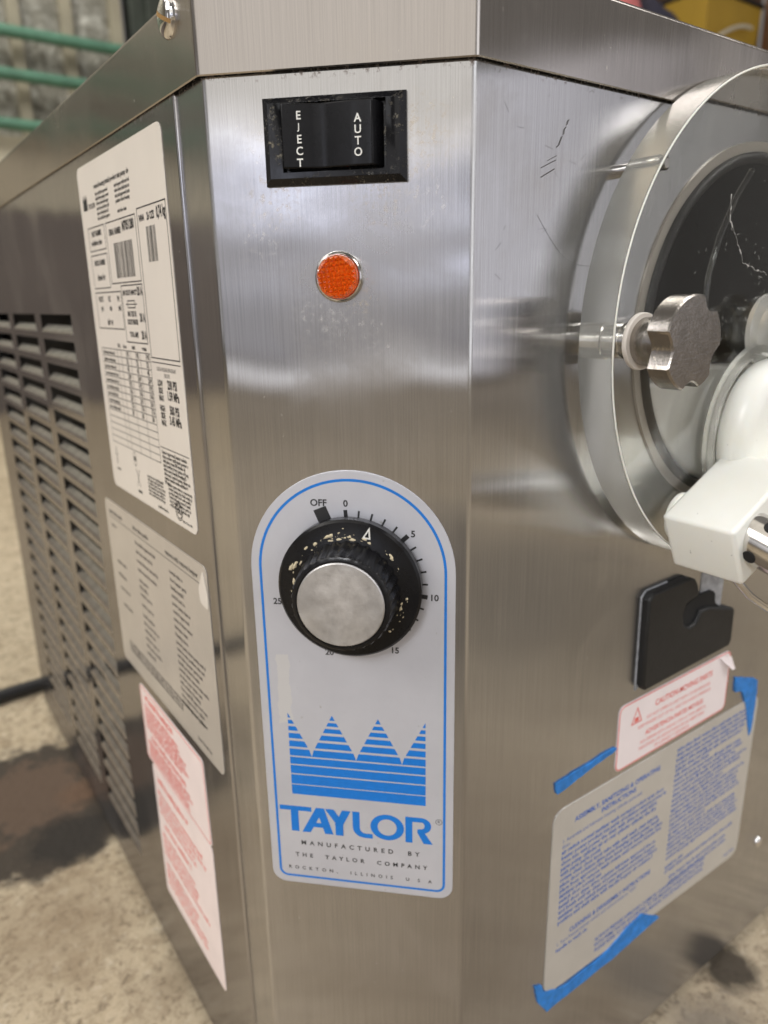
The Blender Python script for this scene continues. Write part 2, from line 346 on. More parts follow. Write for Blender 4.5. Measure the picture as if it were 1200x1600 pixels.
class MB:
    def __init__(s): s.v = []; s.f = []
    def add(s, vs, fs):
        k = len(s.v); s.v += [tuple(x) for x in vs]; s.f += [tuple(i+k for i in f) for f in fs]
    def quad(s, F, a0, b0, a1, b1, w): s.add([F.p(a0, b0, w), F.p(a1, b0, w), F.p(a1, b1, w), F.p(a0, b1, w)], [(0, 1, 2, 3)])
    def poly(s, F, pts, w): s.add([F.p(a, b, w) for a, b in pts], [tuple(range(len(pts)))])
    def prism(s, F, pts, w0, w1, bev=0.0):
        """solid from an outline; bev chamfers the outer rim"""
        n = len(pts); rings = [[F.p(a, b, w0) for a, b in pts]]
        if bev:
            rings.append([F.p(a, b, w1-bev) for a, b in pts]); rings.append([F.p(a, b, w1) for a, b in inset(pts, bev)])
        else: rings.append([F.p(a, b, w1) for a, b in pts])
        s.rings(rings, True, True)
    def rings(s, rings, cap0=False, cap1=False, closed=True):
        n = len(rings[0]); k = len(s.v)
        for r in rings: s.v += [tuple(x) for x in r]
        for i in range(len(rings)-1):
            for j in range(n if closed else n-1):
                a = k+i*n+j; b = k+i*n+(j+1) % n
                s.f.append((a, b, b+n, a+n))
        if cap0: s.f.append(tuple(k+j for j in range(n))[::-1])
        if cap1: s.f.append(tuple(k+(len(rings)-1)*n+j for j in range(n)))
    def lathe(s, F, a, b, prof, seg=64, cap0=True, cap1=True, rmod=None):
        """prof: list of (r, w)"""
        rr = []
        for r, wv in prof:
            rr.append([F.p(a+(r*(rmod(t) if rmod else 1))*math.cos(t), b+(r*(rmod(t) if rmod else 1))*math.sin(t), wv) for t in [2*math.pi*i/seg for i in range(seg)]])
        s.rings(rr, cap0, cap1)
    def ring(s, F, a, b, r0, r1, w0, w1, seg=64):
        cs = [(math.cos(2*math.pi*i/seg), math.sin(2*math.pi*i/seg)) for i in range(seg)]
        s.rings([[F.p(a+r*x, b+r*y, wv) for x, y in cs] for r, wv in ((r0, w0), (r1, w0), (r1, w1), (r0, w1), (r0, w0))])
    def torus(s, F, a, b, R, r, wc, seg=96, k=10):
        rr = []
        for q in range(k+1):
            t = 2*math.pi*q/k
            rr.append([F.p(a+(R+r*math.cos(t))*math.cos(x), b+(R+r*math.cos(t))*math.sin(x), wc+r*math.sin(t)) for x in [2*math.pi*i/seg for i in range(seg)]])
        s.rings(rr)
    def tube(s, pts, r, k=10, cap=True):
        pts = [Vector(p) for p in pts]; rr = []; up = Vector((0.13, 0.27, .95))
        for i, p in enumerate(pts):
            d = (pts[min(i+1, len(pts)-1)]-pts[max(i-1, 0)]).normalized()
            x = d.cross(up).normalized(); y = x.cross(d)
            rr.append([p+(x*math.cos(2*math.pi*q/k)+y*math.sin(2*math.pi*q/k))*r for q in range(k)])
        s.rings(rr, cap, cap)
    def box(s, lo, hi):
        x0, y0, z0 = lo; x1, y1, z1 = hi
        s.add([(x0, y0, z0), (x1, y0, z0), (x1, y1, z0), (x0, y1, z0), (x0, y0, z1), (x1, y0, z1), (x1, y1, z1), (x0, y1, z1)],
              [(0, 3, 2, 1), (4, 5, 6, 7), (0, 1, 5, 4), (1, 2, 6, 5), (2, 3, 7, 6), (3, 0, 4, 7)])
    def build(s, name, m, parent=None, smooth=None, bevel=None, recalc=True):
        me = bpy.data.meshes.new(name); me.from_pydata(s.v, [], s.f); me.materials.append(m)
        if recalc:
            bm = bmesh.new(); bm.from_mesh(me); bmesh.ops.recalc_face_normals(bm, faces=bm.faces); bm.to_mesh(me); bm.free()
        uvl = me.uv_layers.new(name='UVMap')
        for p in me.polygons:
            n = p.normal; u = Vector((-n.y, n.x, 0))
            u = Vector((1, 0, 0)) if u.length < 1e-3 else u.normalized()
            v = n.cross(u)
            for li in p.loop_indices:
                co = me.vertices[me.loops[li].vertex_index].co
                uvl.data[li].uv = (co.dot(u), co.dot(v))
        o = bpy.data.objects.new(name, me); COL.objects.link(o)
        if smooth and name in ('front_panel', 'top_cover', 'side_panel'):
            wn = o.modifiers.new('face_weighted_normals', 'WEIGHTED_NORMAL'); wn.weight = 100; wn.keep_sharp = True
        if bevel:
            bv = o.modifiers.new('bevel', 'BEVEL'); bv.width = bevel; bv.segments = 3; bv.limit_method = 'ANGLE'; bv.angle_limit = math.radians(30)
            smooth = smooth or 40
        if smooth:
            for p in me.polygons: p.use_smooth = True
            me.set_sharp_from_angle(angle=math.radians(smooth))
        if parent is not None: attach(o, parent)
        return o

ORIG = {}
def attach(o, parent):
    o.parent = parent; o.matrix_parent_inverse = Matrix.Translation(-ORIG.get(parent.name, Vector((0, 0, 0))))
def thing(name, label, cat, loc, group=None):
    o = bpy.data.objects.new(name, None); COL.objects.link(o); o.location = loc; o.empty_display_size = .05
    ORIG[o.name] = Vector(loc); tag(o, label, cat, group); return o
def tag(o, label, cat, group=None):
    o['label'] = label; o['category'] = cat
    if group: o['group'] = group
def inset(pts, d):
    n = len(pts); out = []
    area = sum(pts[i][0]*pts[(i+1) % n][1]-pts[(i+1) % n][0]*pts[i][1] for i in range(n))
    sg = 1 if area > 0 else -1
    for i in range(n):
        a, b, c = Vector(pts[i-1]), Vector(pts[i]), Vector(pts[(i+1) % n])
        e1 = (b-a).normalized(); e2 = (c-b).normalized()
        n1 = Vector((-e1.y, e1.x))*sg; n2 = Vector((-e2.y, e2.x))*sg
        m_ = n1+n2; q = m_.length_squared
        m_ = n1 if q < 1e-6 else m_*(2/q)
        out.append((b.x+m_.x*d, b.y+m_.y*d))
    return out
def rrect(a0, b0, a1, b1, r, k=6):
    pts = []
    for cx, cy, t0 in ((a1-r, b0+r, -90), (a1-r, b1-r, 0), (a0+r, b1-r, 90), (a0+r, b0+r, 180)):
        for i in range(k+1):
            t = math.radians(t0+90*i/k); pts.append((cx+r*math.cos(t), cy+r*math.sin(t)))
    return pts
def rpoly(pts, r, k=5):
    """round the corners of a polygon"""
    out = []; n = len(pts)
    for i in range(n):
        a, b, c = Vector(pts[i-1]), Vector(pts[i]), Vector(pts[(i+1) % n])
        d1 = (a-b); d2 = (c-b); q = min(r, d1.length*.45, d2.length*.45)
        p1 = b+d1.normalized()*q; p2 = b+d2.normalized()*q
        for j in range(k+1):
            t = j/k; x = p1*(1-t)**2+b*2*t*(1-t)+p2*t*t; out.append((x.x, x.y))
    return out

def text_mb(mb, F, txt, a, b, size, w, bold=0.0, align='CENTER', spacing=1.0, sx=1.0, rot=0.0):
    """letters laid on a face as thin flat print; size is the cap height"""
    cu = bpy.data.curves.new('lettering', 'FONT'); cu.body = txt; cu.size = size/0.73; cu.align_x = align; cu.align_y = 'CENTER'
    cu.space_character = spacing; cu.offset = bold*size; cu.resolution_u = 3; cu.fill_mode = 'FRONT'
    o = bpy.data.objects.new('lettering', cu)
    me = bpy.data.meshes.new_from_object(o)
    cr, sr = math.cos(rot), math.sin(rot)
    mb.add([F.p(a+v.co.x*sx*cr-v.co.y*sr, b+v.co.x*sx*sr+v.co.y*cr, w) for v in me.vertices], [tuple(p.vertices) for p in me.polygons])
    bpy.data.objects.remove(o); bpy.data.curves.remove(cu); bpy.data.meshes.remove(me)
WORDS = ('the door and mix pump valve into of cylinder freezing parts until clean with turn power switch to position place rotate handle sanitizer solution lubricate '
         'install drive shaft seal beater remove fill hopper open close draw unit approved from air tube product control knob wash brush drain normal').split()
def small_print(mb, F, a0, a1, b, h, w, fill=1.0, rnd=random, slope=0.0, digits=False, bold=None):
    """one line of small running print; b is its baseline"""
    end = a0+(a1-a0)*fill; n = max(1, int((end-a0)/(h*.60))); t = ''
    while len(t) < n:
        t += (str(rnd.randint(10, 240)) if digits else rnd.choice(WORDS))+' '
    t = t[:n].rstrip()
    cu = bpy.data.curves.new('lettering', 'FONT'); cu.body = t; cu.size = h/0.73; cu.resolution_u = 1; cu.fill_mode = 'FRONT'; cu.offset = (bold if bold is not None else .035 if F is FR else .055)*h
    o = bpy.data.objects.new('lettering', cu); me = None
    me = bpy.data.meshes.new_from_object(o)
    if len(me.vertices):
        wd = max(v.co.x for v in me.vertices); k = min(1.0, (end-a0)/max(wd, 1e-6))
        if fill == 1.0 and k < 1: pass
        mb.add([F.p(a0+v.co.x*k, b+v.co.y+slope*v.co.x, w) for v in me.vertices], [tuple(p.vertices) for p in me.polygons])
    bpy.data.objects.remove(o); bpy.data.curves.remove(cu); bpy.data.meshes.remove(me)
def stroke(mb, F, pts, wd, w, closed=False):
    """flat line of constant width along a polyline"""
    n = len(pts)
    for i in range(n if closed else n-1):
        a = Vector(pts[i]); b = Vector(pts[(i+1) % n]); d = (b-a)
        if d.length < 1e-9: continue
        d.normalize(); q = Vector((-d.y, d.x))*wd/2; e = d*wd*.18
        mb.poly(F, [tuple(a-e-q), tuple(b+e-q), tuple(b+e+q), tuple(a-e+q)], w)
def outline(mb, F, pts, wd, w):
    ip = inset(pts, wd); n = len(pts)
    for i in range(n):
        j = (i+1) % n; mb.poly(F, [pts[i], pts[j], ip[j], ip[i]], w)

# ================================================================== SETTING
mb = MB(); mb.add([(-9, -9, ZF), (12, -9, ZF), (12, 10, ZF), (-9, 10, ZF)], [(0, 1, 2, 3)])
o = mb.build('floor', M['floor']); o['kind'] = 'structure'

YW = 4.5
wall = thing('insulated_wall', 'pale foil insulated warehouse wall with battens behind green pipes', 'wall', (-.6, YW, ZF))
mb = MB(); mb.box((-7, YW+.02, ZF), (1.36, YW+.14, 3.6)); mb.build('wall_backing', M['batten'], wall)
rnd = random.Random(3)
for i in range(22):
    x0 = 1.31-.27*(i+1)+.03; x1 = 1.31-.27*i-.03
    for z0, z1 in ((.80, 1.9), (1.9, 3.5)):
        mb = MB(); nx, nz = 5, 9
        gv = [(x0+(x1-x0)*a/nx, YW+.015-.045*max(0, math.sin(math.pi*a/nx))**.7*max(0, math.sin(math.pi*b/nz))**.4*rnd.uniform(.6, 1.2), z0+(z1-z0)*b/nz) for b in range(nz+1) for a in range(nx+1)]
        mb.add(gv, [(a+b*(nx+1), a+1+b*(nx+1), a+1+(b+1)*(nx+1), a+(b+1)*(nx+1)) for b in range(nz) for a in range(nx)])
        mb.build('insulation_panel', M['insul'], wall, smooth=60)
    mb = MB(); mb.box((x1, YW-.035, .80), (x1+.06, YW+.02, 3.5)); mb.build('batten', M['batten'], wall)
mb = MB(); mb.box((-7, YW-.05, .43), (1.36, YW+.02, .795)); mb.build('lower_board', M['cream'], wall)
mb = MB(); mb.box((-7, YW-.04, ZF), (1.36, YW+.02, .428)); mb.build('skirting_board', plain('grey_board', (.20, .17, .155), .6, 0, .2, 5), wall)
for z, nm in ((1.287, 'topmost'), (1.085, 'middle'), (.845, 'lowest')):
    mb = MB(); r = .030; pts = [(x, YW-.12, z-.006*math.sin(x*.9)) for x in (-7, -5, -3, -2, -1, 0, .5, 1, 1.5, 1.9)]
    mb.tube(pts, r, 14)
    o = mb.build('green_pipe', M['green'], None, smooth=50)
    tag(o, {'topmost': 'topmost of the three green pipes on the insulated wall', 'middle': 'middle one of the three green pipes on the insulated wall',
            'lowest': 'lowest dark green pipe, just above the cream lower wall'}[nm], 'pipe', 'green pipes along the wall')
mb = MB()
for i in range(12):
    x = 1.40+i*.09; mb.box((x, YW-.02-.03*(i % 2), ZF), (x+.09, YW+.12, 3.4))
o = mb.build('dark_sheeting', M['dark_sheet'], None, bevel=.008); tag(o, 'dark ribbed sheeting beside the pale insulated wall', 'wall sheeting')

# shelf at the upper right
YS = 1.5
sh = thing('storage_shelf', 'brown wooden shelf seen behind the machine at upper right', 'shelf', (2.6, YS+.2, ZF))
def sbox(nm, lo, hi, m): mb = MB(); mb.box(lo, hi); return mb.build(nm, m, sh, bevel=.004)
sbox('shelf_board', (1.7, YS-.02, .655), (3.6, YS+.45, .69), M['wood'])
sbox('shelf_board', (1.7, YS-.02, .10), (3.6, YS+.45, .135), M['wood'])
sbox('shelf_post', (2.795, YS-.06, ZF), (2.875, YS-.021, 1.6), M['wood'])
sbox('shelf_post', (1.62, YS-.06, ZF), (1.70, YS+.0, 1.6), M['wood'])
sbox('shelf_post', (3.60, YS-.06, ZF), (3.68, YS+.0, 1.6), M['wood'])
sbox('back_board', (1.7, YS+.451, ZF), (3.6, YS+.48, 1.7), M['wood'])
bn = thing('yellow_bin', 'yellow plastic bin with a pale curved handle on the shelf', 'bin', (2.61, YS+.15, .691))
mb = MB()
prof = [[(2.455, YS-.0), (2.775, YS), (2.775, YS+.32), (2.455, YS+.32)], [(2.43, YS-.02), (2.785, YS-.02), (2.785, YS+.34), (2.43, YS+.34)]]
mb.rings([[(x, y, .691) for x, y in prof[0]], [(x, y, .935) for x, y in prof[1]], [(x*.98+.052, y*.98+.033, .935) for x, y in prof[1]], [(x*.96+.105, y*.96+.066, .71) for x, y in prof[0]]], True, True)
mb.build('bin_body', M['yellow'], bn, bevel=.006)
mb = MB(); mb.tube([(2.50+.20*t, YS-.033, .80+.055*math.sin(t*math.pi*.55)) for t in [i/10 for i in range(11)]], .007, 8); mb.build('handle', M['cream'], bn, smooth=50)
mb = MB(); mb.box((2.425, YS-.027, .936), (2.79, YS+.345, .95)); mb.build('rim', M['black_matte'], bn, bevel=.004)
def heap(nm, cx, cy, z0, rx, ry, h, m, label, cat, seed):
    rn = random.Random(seed); mb = MB(); seg, lv = 26, 8; rr = []
    ph = [rn.uniform(0, 6.3) for _ in range(6)]
    for q in range(lv+1):
        t = q/lv; r = max(0, math.cos(t*math.pi/2))**.6 if q < lv else .02
        rr.append([(cx+rx*r*math.cos(a)*(1+.12*math.sin(3*a+ph[0])+.07*math.sin(7*a+ph[1]+4*t)), cy+ry*r*math.sin(a)*(1+.1*math.sin(4*a+ph[2])), z0+h*math.sin(t*math.pi/2)*(1+.10*math.sin(2*a+ph[3])+.05*math.sin(5*a+ph[4]))) for a in [2*math.pi*i/seg for i in range(seg)]])
    mb.rings(rr, True, True); o = mb.build(nm, m, None, smooth=70); tag(o, label, cat); return o
heap('navy_bag', 2.30, YS+.12, .691, .17, .13, .205, M['navy'], 'dark navy soft bag heaped on the shelf beside the yellow bin', 'bag', 4)
heap('pink_cloth', 2.10, YS+.20, .691, .20, .16, .275, M['pink'], 'crumpled pink cloth on the shelf beside the dark bag', 'cloth', 9)

# floor items
mb = MB(); pts = [(-1.6, .20, ZF+.011), (-1.1, .52, ZF+.011), (-.75, .72, ZF+.011), (-.45, .83, ZF+.011), (-.25, .875, ZF+.011), (-.14, .90, ZF+.011), (-.03, .905, ZF+.011), (.06, .90, ZF+.02), (.12, .88, ZF+.06)]
def smooth_path(p, n=6):
    p = [Vector(x) for x in p]; out = []
    for i in range(len(p)-1):
        a, b, c, d = p[max(i-1, 0)], p[i], p[i+1], p[min(i+2, len(p)-1)]
        for k in range(n):
            t = k/n; out.append(.5*((2*b)+(c-a)*t+(2*a-5*b+4*c-d)*t*t+(3*b-a-3*c+d)*t**3))
    return out+[p[-1]]
mb.tube(smooth_path(pts), .0105, 10); o = mb.build('power_cord', M['cord'], None, smooth=60); tag(o, 'black power cord lying on the floor behind the machine', 'cord')
# ================================================================== MACHINE
ZB = -0.670; XR = .41; YB = .85
mach = thing('soft_serve_machine', 'stainless steel countertop soft serve freezer with chamfered control panel and clear dispensing door', 'ice cream machine', (.205, .40, ZF))

def bend(path, r=.004, k=6):
    """round the bends of an open 2-D path"""
    out = [path[0]]
    for i in range(1, len(path)-1):
        a, b, c = Vector(path[i-1]), Vector(path[i]), Vector(path[i+1])
        d1 = (a-b).normalized(); d2 = (c-b).normalized(); half = d1.angle(d2)/2; q = r/math.tan(half)
        p1 = b+d1*q; p2 = b+d2*q; cen = b+(d1+d2).normalized()*(r/math.sin(half))
        a1 = (p1-cen); a2 = (p2-cen); ang = a1.angle(a2); sg = 1 if a1.x*a2.y-a1.y*a2.x > 0 else -1
        for j in range(k+1):
            t = sg*ang*j/k; x = cen.x+a1.x*math.cos(t)-a1.y*math.sin(t); y = cen.y+a1.x*math.sin(t)+a1.y*math.cos(t); out.append((x, y))
    return out+[path[-1]]
def sheet(mb, path, z0, z1): mb.rings([[(x, y, z0) for x, y in path], [(x, y, z1) for x, y in path]], closed=False)

# front panel: one folded sheet with the round opening of the freezing cylinder
DX, DZ, GR = .207, -.119, .099
X0, X1, Z0, Z1 = .06, .354, -.266, .015
mb = MB()
pl = bend([(-c_, .1175), (-c_, c_), (0, 0), (X0, 0)], .0045, 8); sheet(mb, pl, ZB, .02)
pr_ = bend([(X1, 0), (XR, 0), (XR+c_, c_), (XR+c_, .1175)], .0045, 8); sheet(mb, pr_, ZB, .02)
mb.quad(FR, X0, ZB, X1, Z0, 0); mb.quad(FR, X0, Z1, X1, .02, 0)
K = 96; inner = []; outer = []
for i in range(K):
    t = 2*math.pi*(i+.5)/K; cx, cz = math.cos(t), math.sin(t)
    inner.append(FR.p(DX+GR*cx, DZ+GR*cz))
    q = 1e9
    if cx > 1e-6: q = min(q, (X1-DX)/cx)
    if cx < -1e-6: q = min(q, (X0-DX)/cx)
    if cz > 1e-6: q = min(q, (Z1-DZ)/cz)
    if cz < -1e-6: q = min(q, (Z0-DZ)/cz)
    outer.append(FR.p(DX+q*cx, DZ+q*cz))
mb.rings([inner, outer])
for (x, z) in ((X0, Z0), (X1, Z0), (X1, Z1), (X0, Z1)):      # close the four corners
    best = sorted(range(K), key=lambda i: (outer[i].x-x)**2+(outer[i].z-z)**2)[:2]
    mb.add([FR.p(x, z), outer[best[0]], outer[best[1]]], [(0, 1, 2)])
fp = mb.build('front_panel', M['steel'], mach, smooth=30, recalc=False)
mb = MB(); mb.ring(FR, DX, DZ, GR-.001, GR+.0045, -.002, .0012, 96); mb.build('cylinder_flange', M['clear_label'], fp, smooth=40)
mb = MB(); mb.lathe(FR, DX, DZ, [(GR-.001, .0), (GR-.001, -.16), (.002, -.165)], 72, False, True); mb.build('freezing_barrel', M['barrel'], fp, smooth=40)

# side panels, back, base
colY = [(.374, .487), (.5135, .625), (.653, .765)]
rowZ = [-.1035-.0217*i for i in range(24)]; HH = .0150
mb = MB()
ys = [.119]+[v for c in colY for v in c]+[YB]; zs = [ZB]+sorted([z for z in rowZ]+[z-HH for z in rowZ])+[.02]
xs = -c_-.0015
def is_hole(ya, yb, za, zb):
    return any(abs(ya-c[0]) < 1e-6 for c in colY) and any(abs(zb-z) < 1e-6 for z in rowZ)
idx = {}
vs = []
for j, z in enumerate(zs):
    for i, y in enumerate(ys): idx[i, j] = len(vs); vs.append((xs, y, z))
fs = [(idx[i+1, j], idx[i, j], idx[i, j+1], idx[i+1, j+1]) for i in range(len(ys)-1) for j in range(len(zs)-1) if not is_hole(ys[i], ys[i+1], zs[j], zs[j+1])]
mb.add(vs, fs)
k = 6; edge = [(xs+.0022*(1-math.cos(math.radians(90*i/k))), .119-.0022*math.sin(math.radians(90*i/k))) for i in range(k+1)]   # folded front edge
sheet(mb, edge+[(xs+.008, .1168)], ZB, .02)
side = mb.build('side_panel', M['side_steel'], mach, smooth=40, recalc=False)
for p in side.data.polygons: pass
lm = None
for z in rowZ:
    for (ya, yb) in colY:
        if lm is None:
            q = MB(); L_ = yb-ya; a = []
            prof = [(-.0006, -.0006), (-.0002, .0010), (.0012, .0030), (.0050, .0062), (.0052, .0056), (.0020, .0026), (.0010, .0004), (.0006, -.0008)]
            q.rings([[(x, L_/2*sg, zz) for x, zz in prof] for sg in (-1, 1)], True, True)
            lo = q.build('louver', plain('louver_steel', (.50, .48, .47), .34, 1, .22, 60), None, smooth=50); lm = lo.data
        else:
            lo = bpy.data.objects.new('louver', lm); COL.objects.link(lo)
        lo.location = (xs, (ya+yb)/2, z-HH); sc = (yb-ya)/(.487-.374); lo.scale = (1, sc, 1)
        attach(lo, side)
mb = MB(); mb.box((-c_+.022, .30, ZB+.01), (-c_+.03, YB-.02, .01)); mb.build('interior_shade', M['gap'], side)  # black sheet put behind the louvers for the shade inside
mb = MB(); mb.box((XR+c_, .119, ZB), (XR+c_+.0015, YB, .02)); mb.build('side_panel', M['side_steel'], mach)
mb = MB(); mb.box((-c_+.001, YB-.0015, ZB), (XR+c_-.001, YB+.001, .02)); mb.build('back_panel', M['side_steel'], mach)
mb = MB(); mb.add([(-c_, YB-.01, ZB+.002), (-c_, c_, ZB+.002), (0, .001, ZB+.002), (XR, .001, ZB+.002), (XR+c_, c_, ZB+.002), (XR+c_, YB-.01, ZB+.002)], [(0, 1, 2, 3, 4, 5)]); mb.build('base_pan', M['black_matte'], mach)
for x, y in ((-.02, .14), (XR+.02, .14), (-.02, YB-.08), (XR+.02, YB-.08)):
    mb = MB(); F = Frame((x, y, ZF), (1, 0, 0), (0, 1, 0), (0, 0, 1)); mb.lathe(F, 0, 0, [(.018, 0), (.018, .012)], 20); mb.build('foot', M['rubber'], mach)

# top cover: a shallow lid, its skirt 3 mm proud of the body
OFF = .003; k1 = OFF*math.tan(math.radians(22.5))
path = [(-c_-OFF, YB+.003), (-c_-OFF, c_-k1), (-k1, -OFF), (XR+k1, -OFF), (XR+c_+OFF, c_-k1), (XR+c_+OFF, YB+.003)]
bp = bend(path, .0045, 6); ZT = .0355; ZL = -.0015
ip = [(x*1.0, y) for x, y in inset(bp+[], .0012)]
def off(path, d):
    n = len(path); out = []
    for i in range(n):
        a = Vector(path[max(i-1, 0)]); b = Vector(path[i]); c = Vector(path[min(i+1, n-1)])
        t = (c-a).normalized(); out.append((b.x-t.y*d, b.y+t.x*d))
    return out
mb = MB(); rr = []
inn = off(bp, .0011); cen = Vector((XR/2, .42))
tx, ty = 0, 0
rr.append([(x, y, .02) for x, y in inn]); rr.append([(x, y, ZL+.0004) for x, y in inn]); rr.append([(x, y, ZL) for x, y in off(bp, .0006)]); rr.append([(x, y, ZL+.0005) for x, y in bp])
rr.append([(x, y, ZT-.0025) for x, y in bp])
for a in (12, 24, 36, 48, 60, 75, 90):
    t = math.radians(a); rr.append([(x, y, ZT-.0025+.0025*math.sin(t)) for x, y in off(bp, .0025*(1-math.cos(t)))])
mb.rings(rr, closed=False)
top = off(bp, .0025); kk = len(mb.v); mb.add([(x, y, ZT) for x, y in top], [tuple(range(len(top)))])
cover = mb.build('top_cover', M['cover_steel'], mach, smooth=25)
# cover screw on the left side
CS = Frame((-c_-OFF, .1112, .0285), (0, -1, 0), (0, 0, 1), (-1, 0, 0))
mb = MB(); R = .0088; pf = [(R+.0006, -.001), (R, .0004)]+[(R*math.cos(math.radians(a)), .0004+.0036*math.sin(math.radians(a))) for a in (15, 30, 45, 60, 75, 86)]
mb.lathe(CS, 0, 0, pf, 40); scr = mb.build('screw', M['chrome'], cover, smooth=45)
mb = MB(); a = math.radians(-28)
for q in range(8):
    x0 = -R*.93+R*1.86*q/8; x1 = -R*.93+R*1.86*(q+1)/8
    h = lambda x: .0004+.0036*math.sqrt(max(0, 1-(x/R)**2))+.00012
    P = []
    for x, y in ((x0, -.0009), (x1, -.0009), (x1, .0009), (x0, .0009)):
        P.append(CS.p(x*math.cos(a)-y*math.sin(a), x*math.sin(a)+y*math.cos(a), h(x)))
    mb.add(P, [(0, 1, 2, 3)])
o = mb.build('screw_slot', M['slot_dirt'], cover)

# ---------------- rocker switch
mb = MB(); pts = [(.0274, -.0474), (.0912, -.0474), (.0912, -.0117), (.0274, -.0117)]
rings = [[CH.p(a, b, 0) for a, b in pts], [CH.p(a, b, .0015) for a, b in pts], [CH.p(a, b, .0042) for a, b in inset(pts, .0028)]]
ipts = [(.0362, -.0422), (.0826, -.0422), (.0826, -.0146), (.0362, -.0146)]
rings += [[CH.p(a, b, .0042) for a, b in ipts], [CH.p(a, b, .0006) for a, b in inset(ipts, .0006)]]
mb.rings(rings, False, True); sw = mb.build('rocker_switch', M['dirty_black'], mach, bevel=.0003)
mb = MB(); prof = []
for i in range(13):
    t = i/12; u = .0376+(.0774-.0376)*t; d = (t-.42); prof.append((u, .0088-.0048*max(0, 1-abs(d)/.58)**1.3*.75-(.0006 if t > .9 else 0)+.0008*(1-t)))
sec = [[CH.p(u, b, wv) for u, wv in prof] for b in (-.0412, -.0156)]
lowr = [[CH.p(prof[0][0], b, .001), CH.p(prof[-1][0]+.0038, b, .001)] for b in (-.0412, -.0156)]
A = [lowr[0][0]]+sec[0]+[lowr[0][1]]; B = [lowr[1][0]]+sec[1]+[lowr[1][1]]
mb.rings([A, B], True, True); rk = mb.build('rocker', M['black'], sw, bevel=.0006)
def rw(u):
    t = (u-.0376)/(.0774-.0376); d = t-.42; return .0088-.0048*max(0, 1-abs(d)/.58)**1.3*.75-(.0006 if t > .9 else 0)+.0008*(1-t)
mb = MB()
for i, ch in enumerate('EJECT'): text_mb(mb, CH, ch, .0452, -.0207-.00465*i+(.0004 if ch == 'J' else 0), .0026 if ch == 'J' else .0034, rw(.0438)+.0004, .025, sx=.98)
for i, ch in enumerate('AUTO'): text_mb(mb, CH, ch, .0712, -.0230-.0044*i, .0034, rw(.0730)+.0004, .025, sx=.98)
mb.build('lettering', M['print_white'], sw)['kind'] = 'stuff'

# ---------------- pilot light
PU, PV = .0592, -.0866
mb = MB(); mb.lathe(CH, PU, PV, [(.0113, 0), (.0113, .0014), (.0106, .0026), (.0100, .0030), (.0097, .0022), (.0097, .0005)], 56, False, True)
pilot = mb.build('pilot_light', M['bright_steel'], mach, smooth=40)
mb = MB(); mb.lathe(CH, PU, PV, [(.0096, .0008), (.0096, .0052), (.0092, .0060)], 48, False, False)
mb.build('lens_rim', M['lens'], pilot, smooth=50)
mb = MB(); mb.lathe(CH, PU, PV, [(.0095, .0008), (.0005, .0012)], 40, False, True); mb.build('reflector', plain('orange_reflector', (1.0, .42, .05), .35, .2), pilot)
mb = MB(); st = .0022; n = 6; R = .0092
ca, sa = math.cos(.12), math.sin(.12)
def lp(x, y, z):
    q = math.hypot(x, y)
    if q > R: x, y, z = x*R/q, y*R/q, .0060
    return CH.p(PU+x*ca-y*sa, PV+x*sa+y*ca, z)
for i in range(-n, n):
    for j in range(-n, n):
        x0, y0 = i*st, j*st; m_ = (x0+st/2, y0+st/2)
        if math.hypot(*m_) > R+.0004: continue
        dome = .0008*(1-(math.hypot(*m_)/R)**2)
        zb = lambda x, y: .0060+.0008*max(0, 1-(math.hypot(x, y)/R)**2)
        cr = [(x0, y0), (x0+st, y0), (x0+st, y0+st), (x0, y0+st)]
        mb.add([lp(x, y, zb(x, y)) for x, y in cr]+[lp(*m_, .0060+dome+.0019)], [(0, 1, 4), (1, 2, 4), (2, 3, 4), (3, 0, 4)])
mb.build('lens', M['lens'], pilot)

# ---------------- name plate
UL, UR, VB, AR = .0067, .1142, -.4314, .05375
UC = (UL+UR)/2; VC = -.1777-AR
def arch(ins):
    l, r, b = UL+ins, UR-ins, VB+ins; R = AR-ins; k = .0085-ins*.75; pts = []
    for cx, cy, t0 in ((r-k, b+k, -90),):
        pts += [(cx+k*math.cos(math.radians(t0+15*i)), cy+k*math.sin(math.radians(t0+15*i))) for i in range(7)]
    pts += [(UC+R*math.cos(math.radians(3.75*i)), VC+R*math.sin(math.radians(3.75*i))) for i in range(49)]
    pts += [(l+k+k*math.cos(math.radians(180+15*i)), b+k+k*math.sin(math.radians(180+15*i))) for i in range(7)]
    return pts
mb = MB(); mb.prism(CH, arch(0), 0, .0006); plate = mb.build('name_plate', M['plate'], mach, bevel=.0002)
PW = .00066
mb = MB(); outline(mb, CH, arch(.0043), .0014, PW); mb.build('border_line', M['print_blue'], plate)
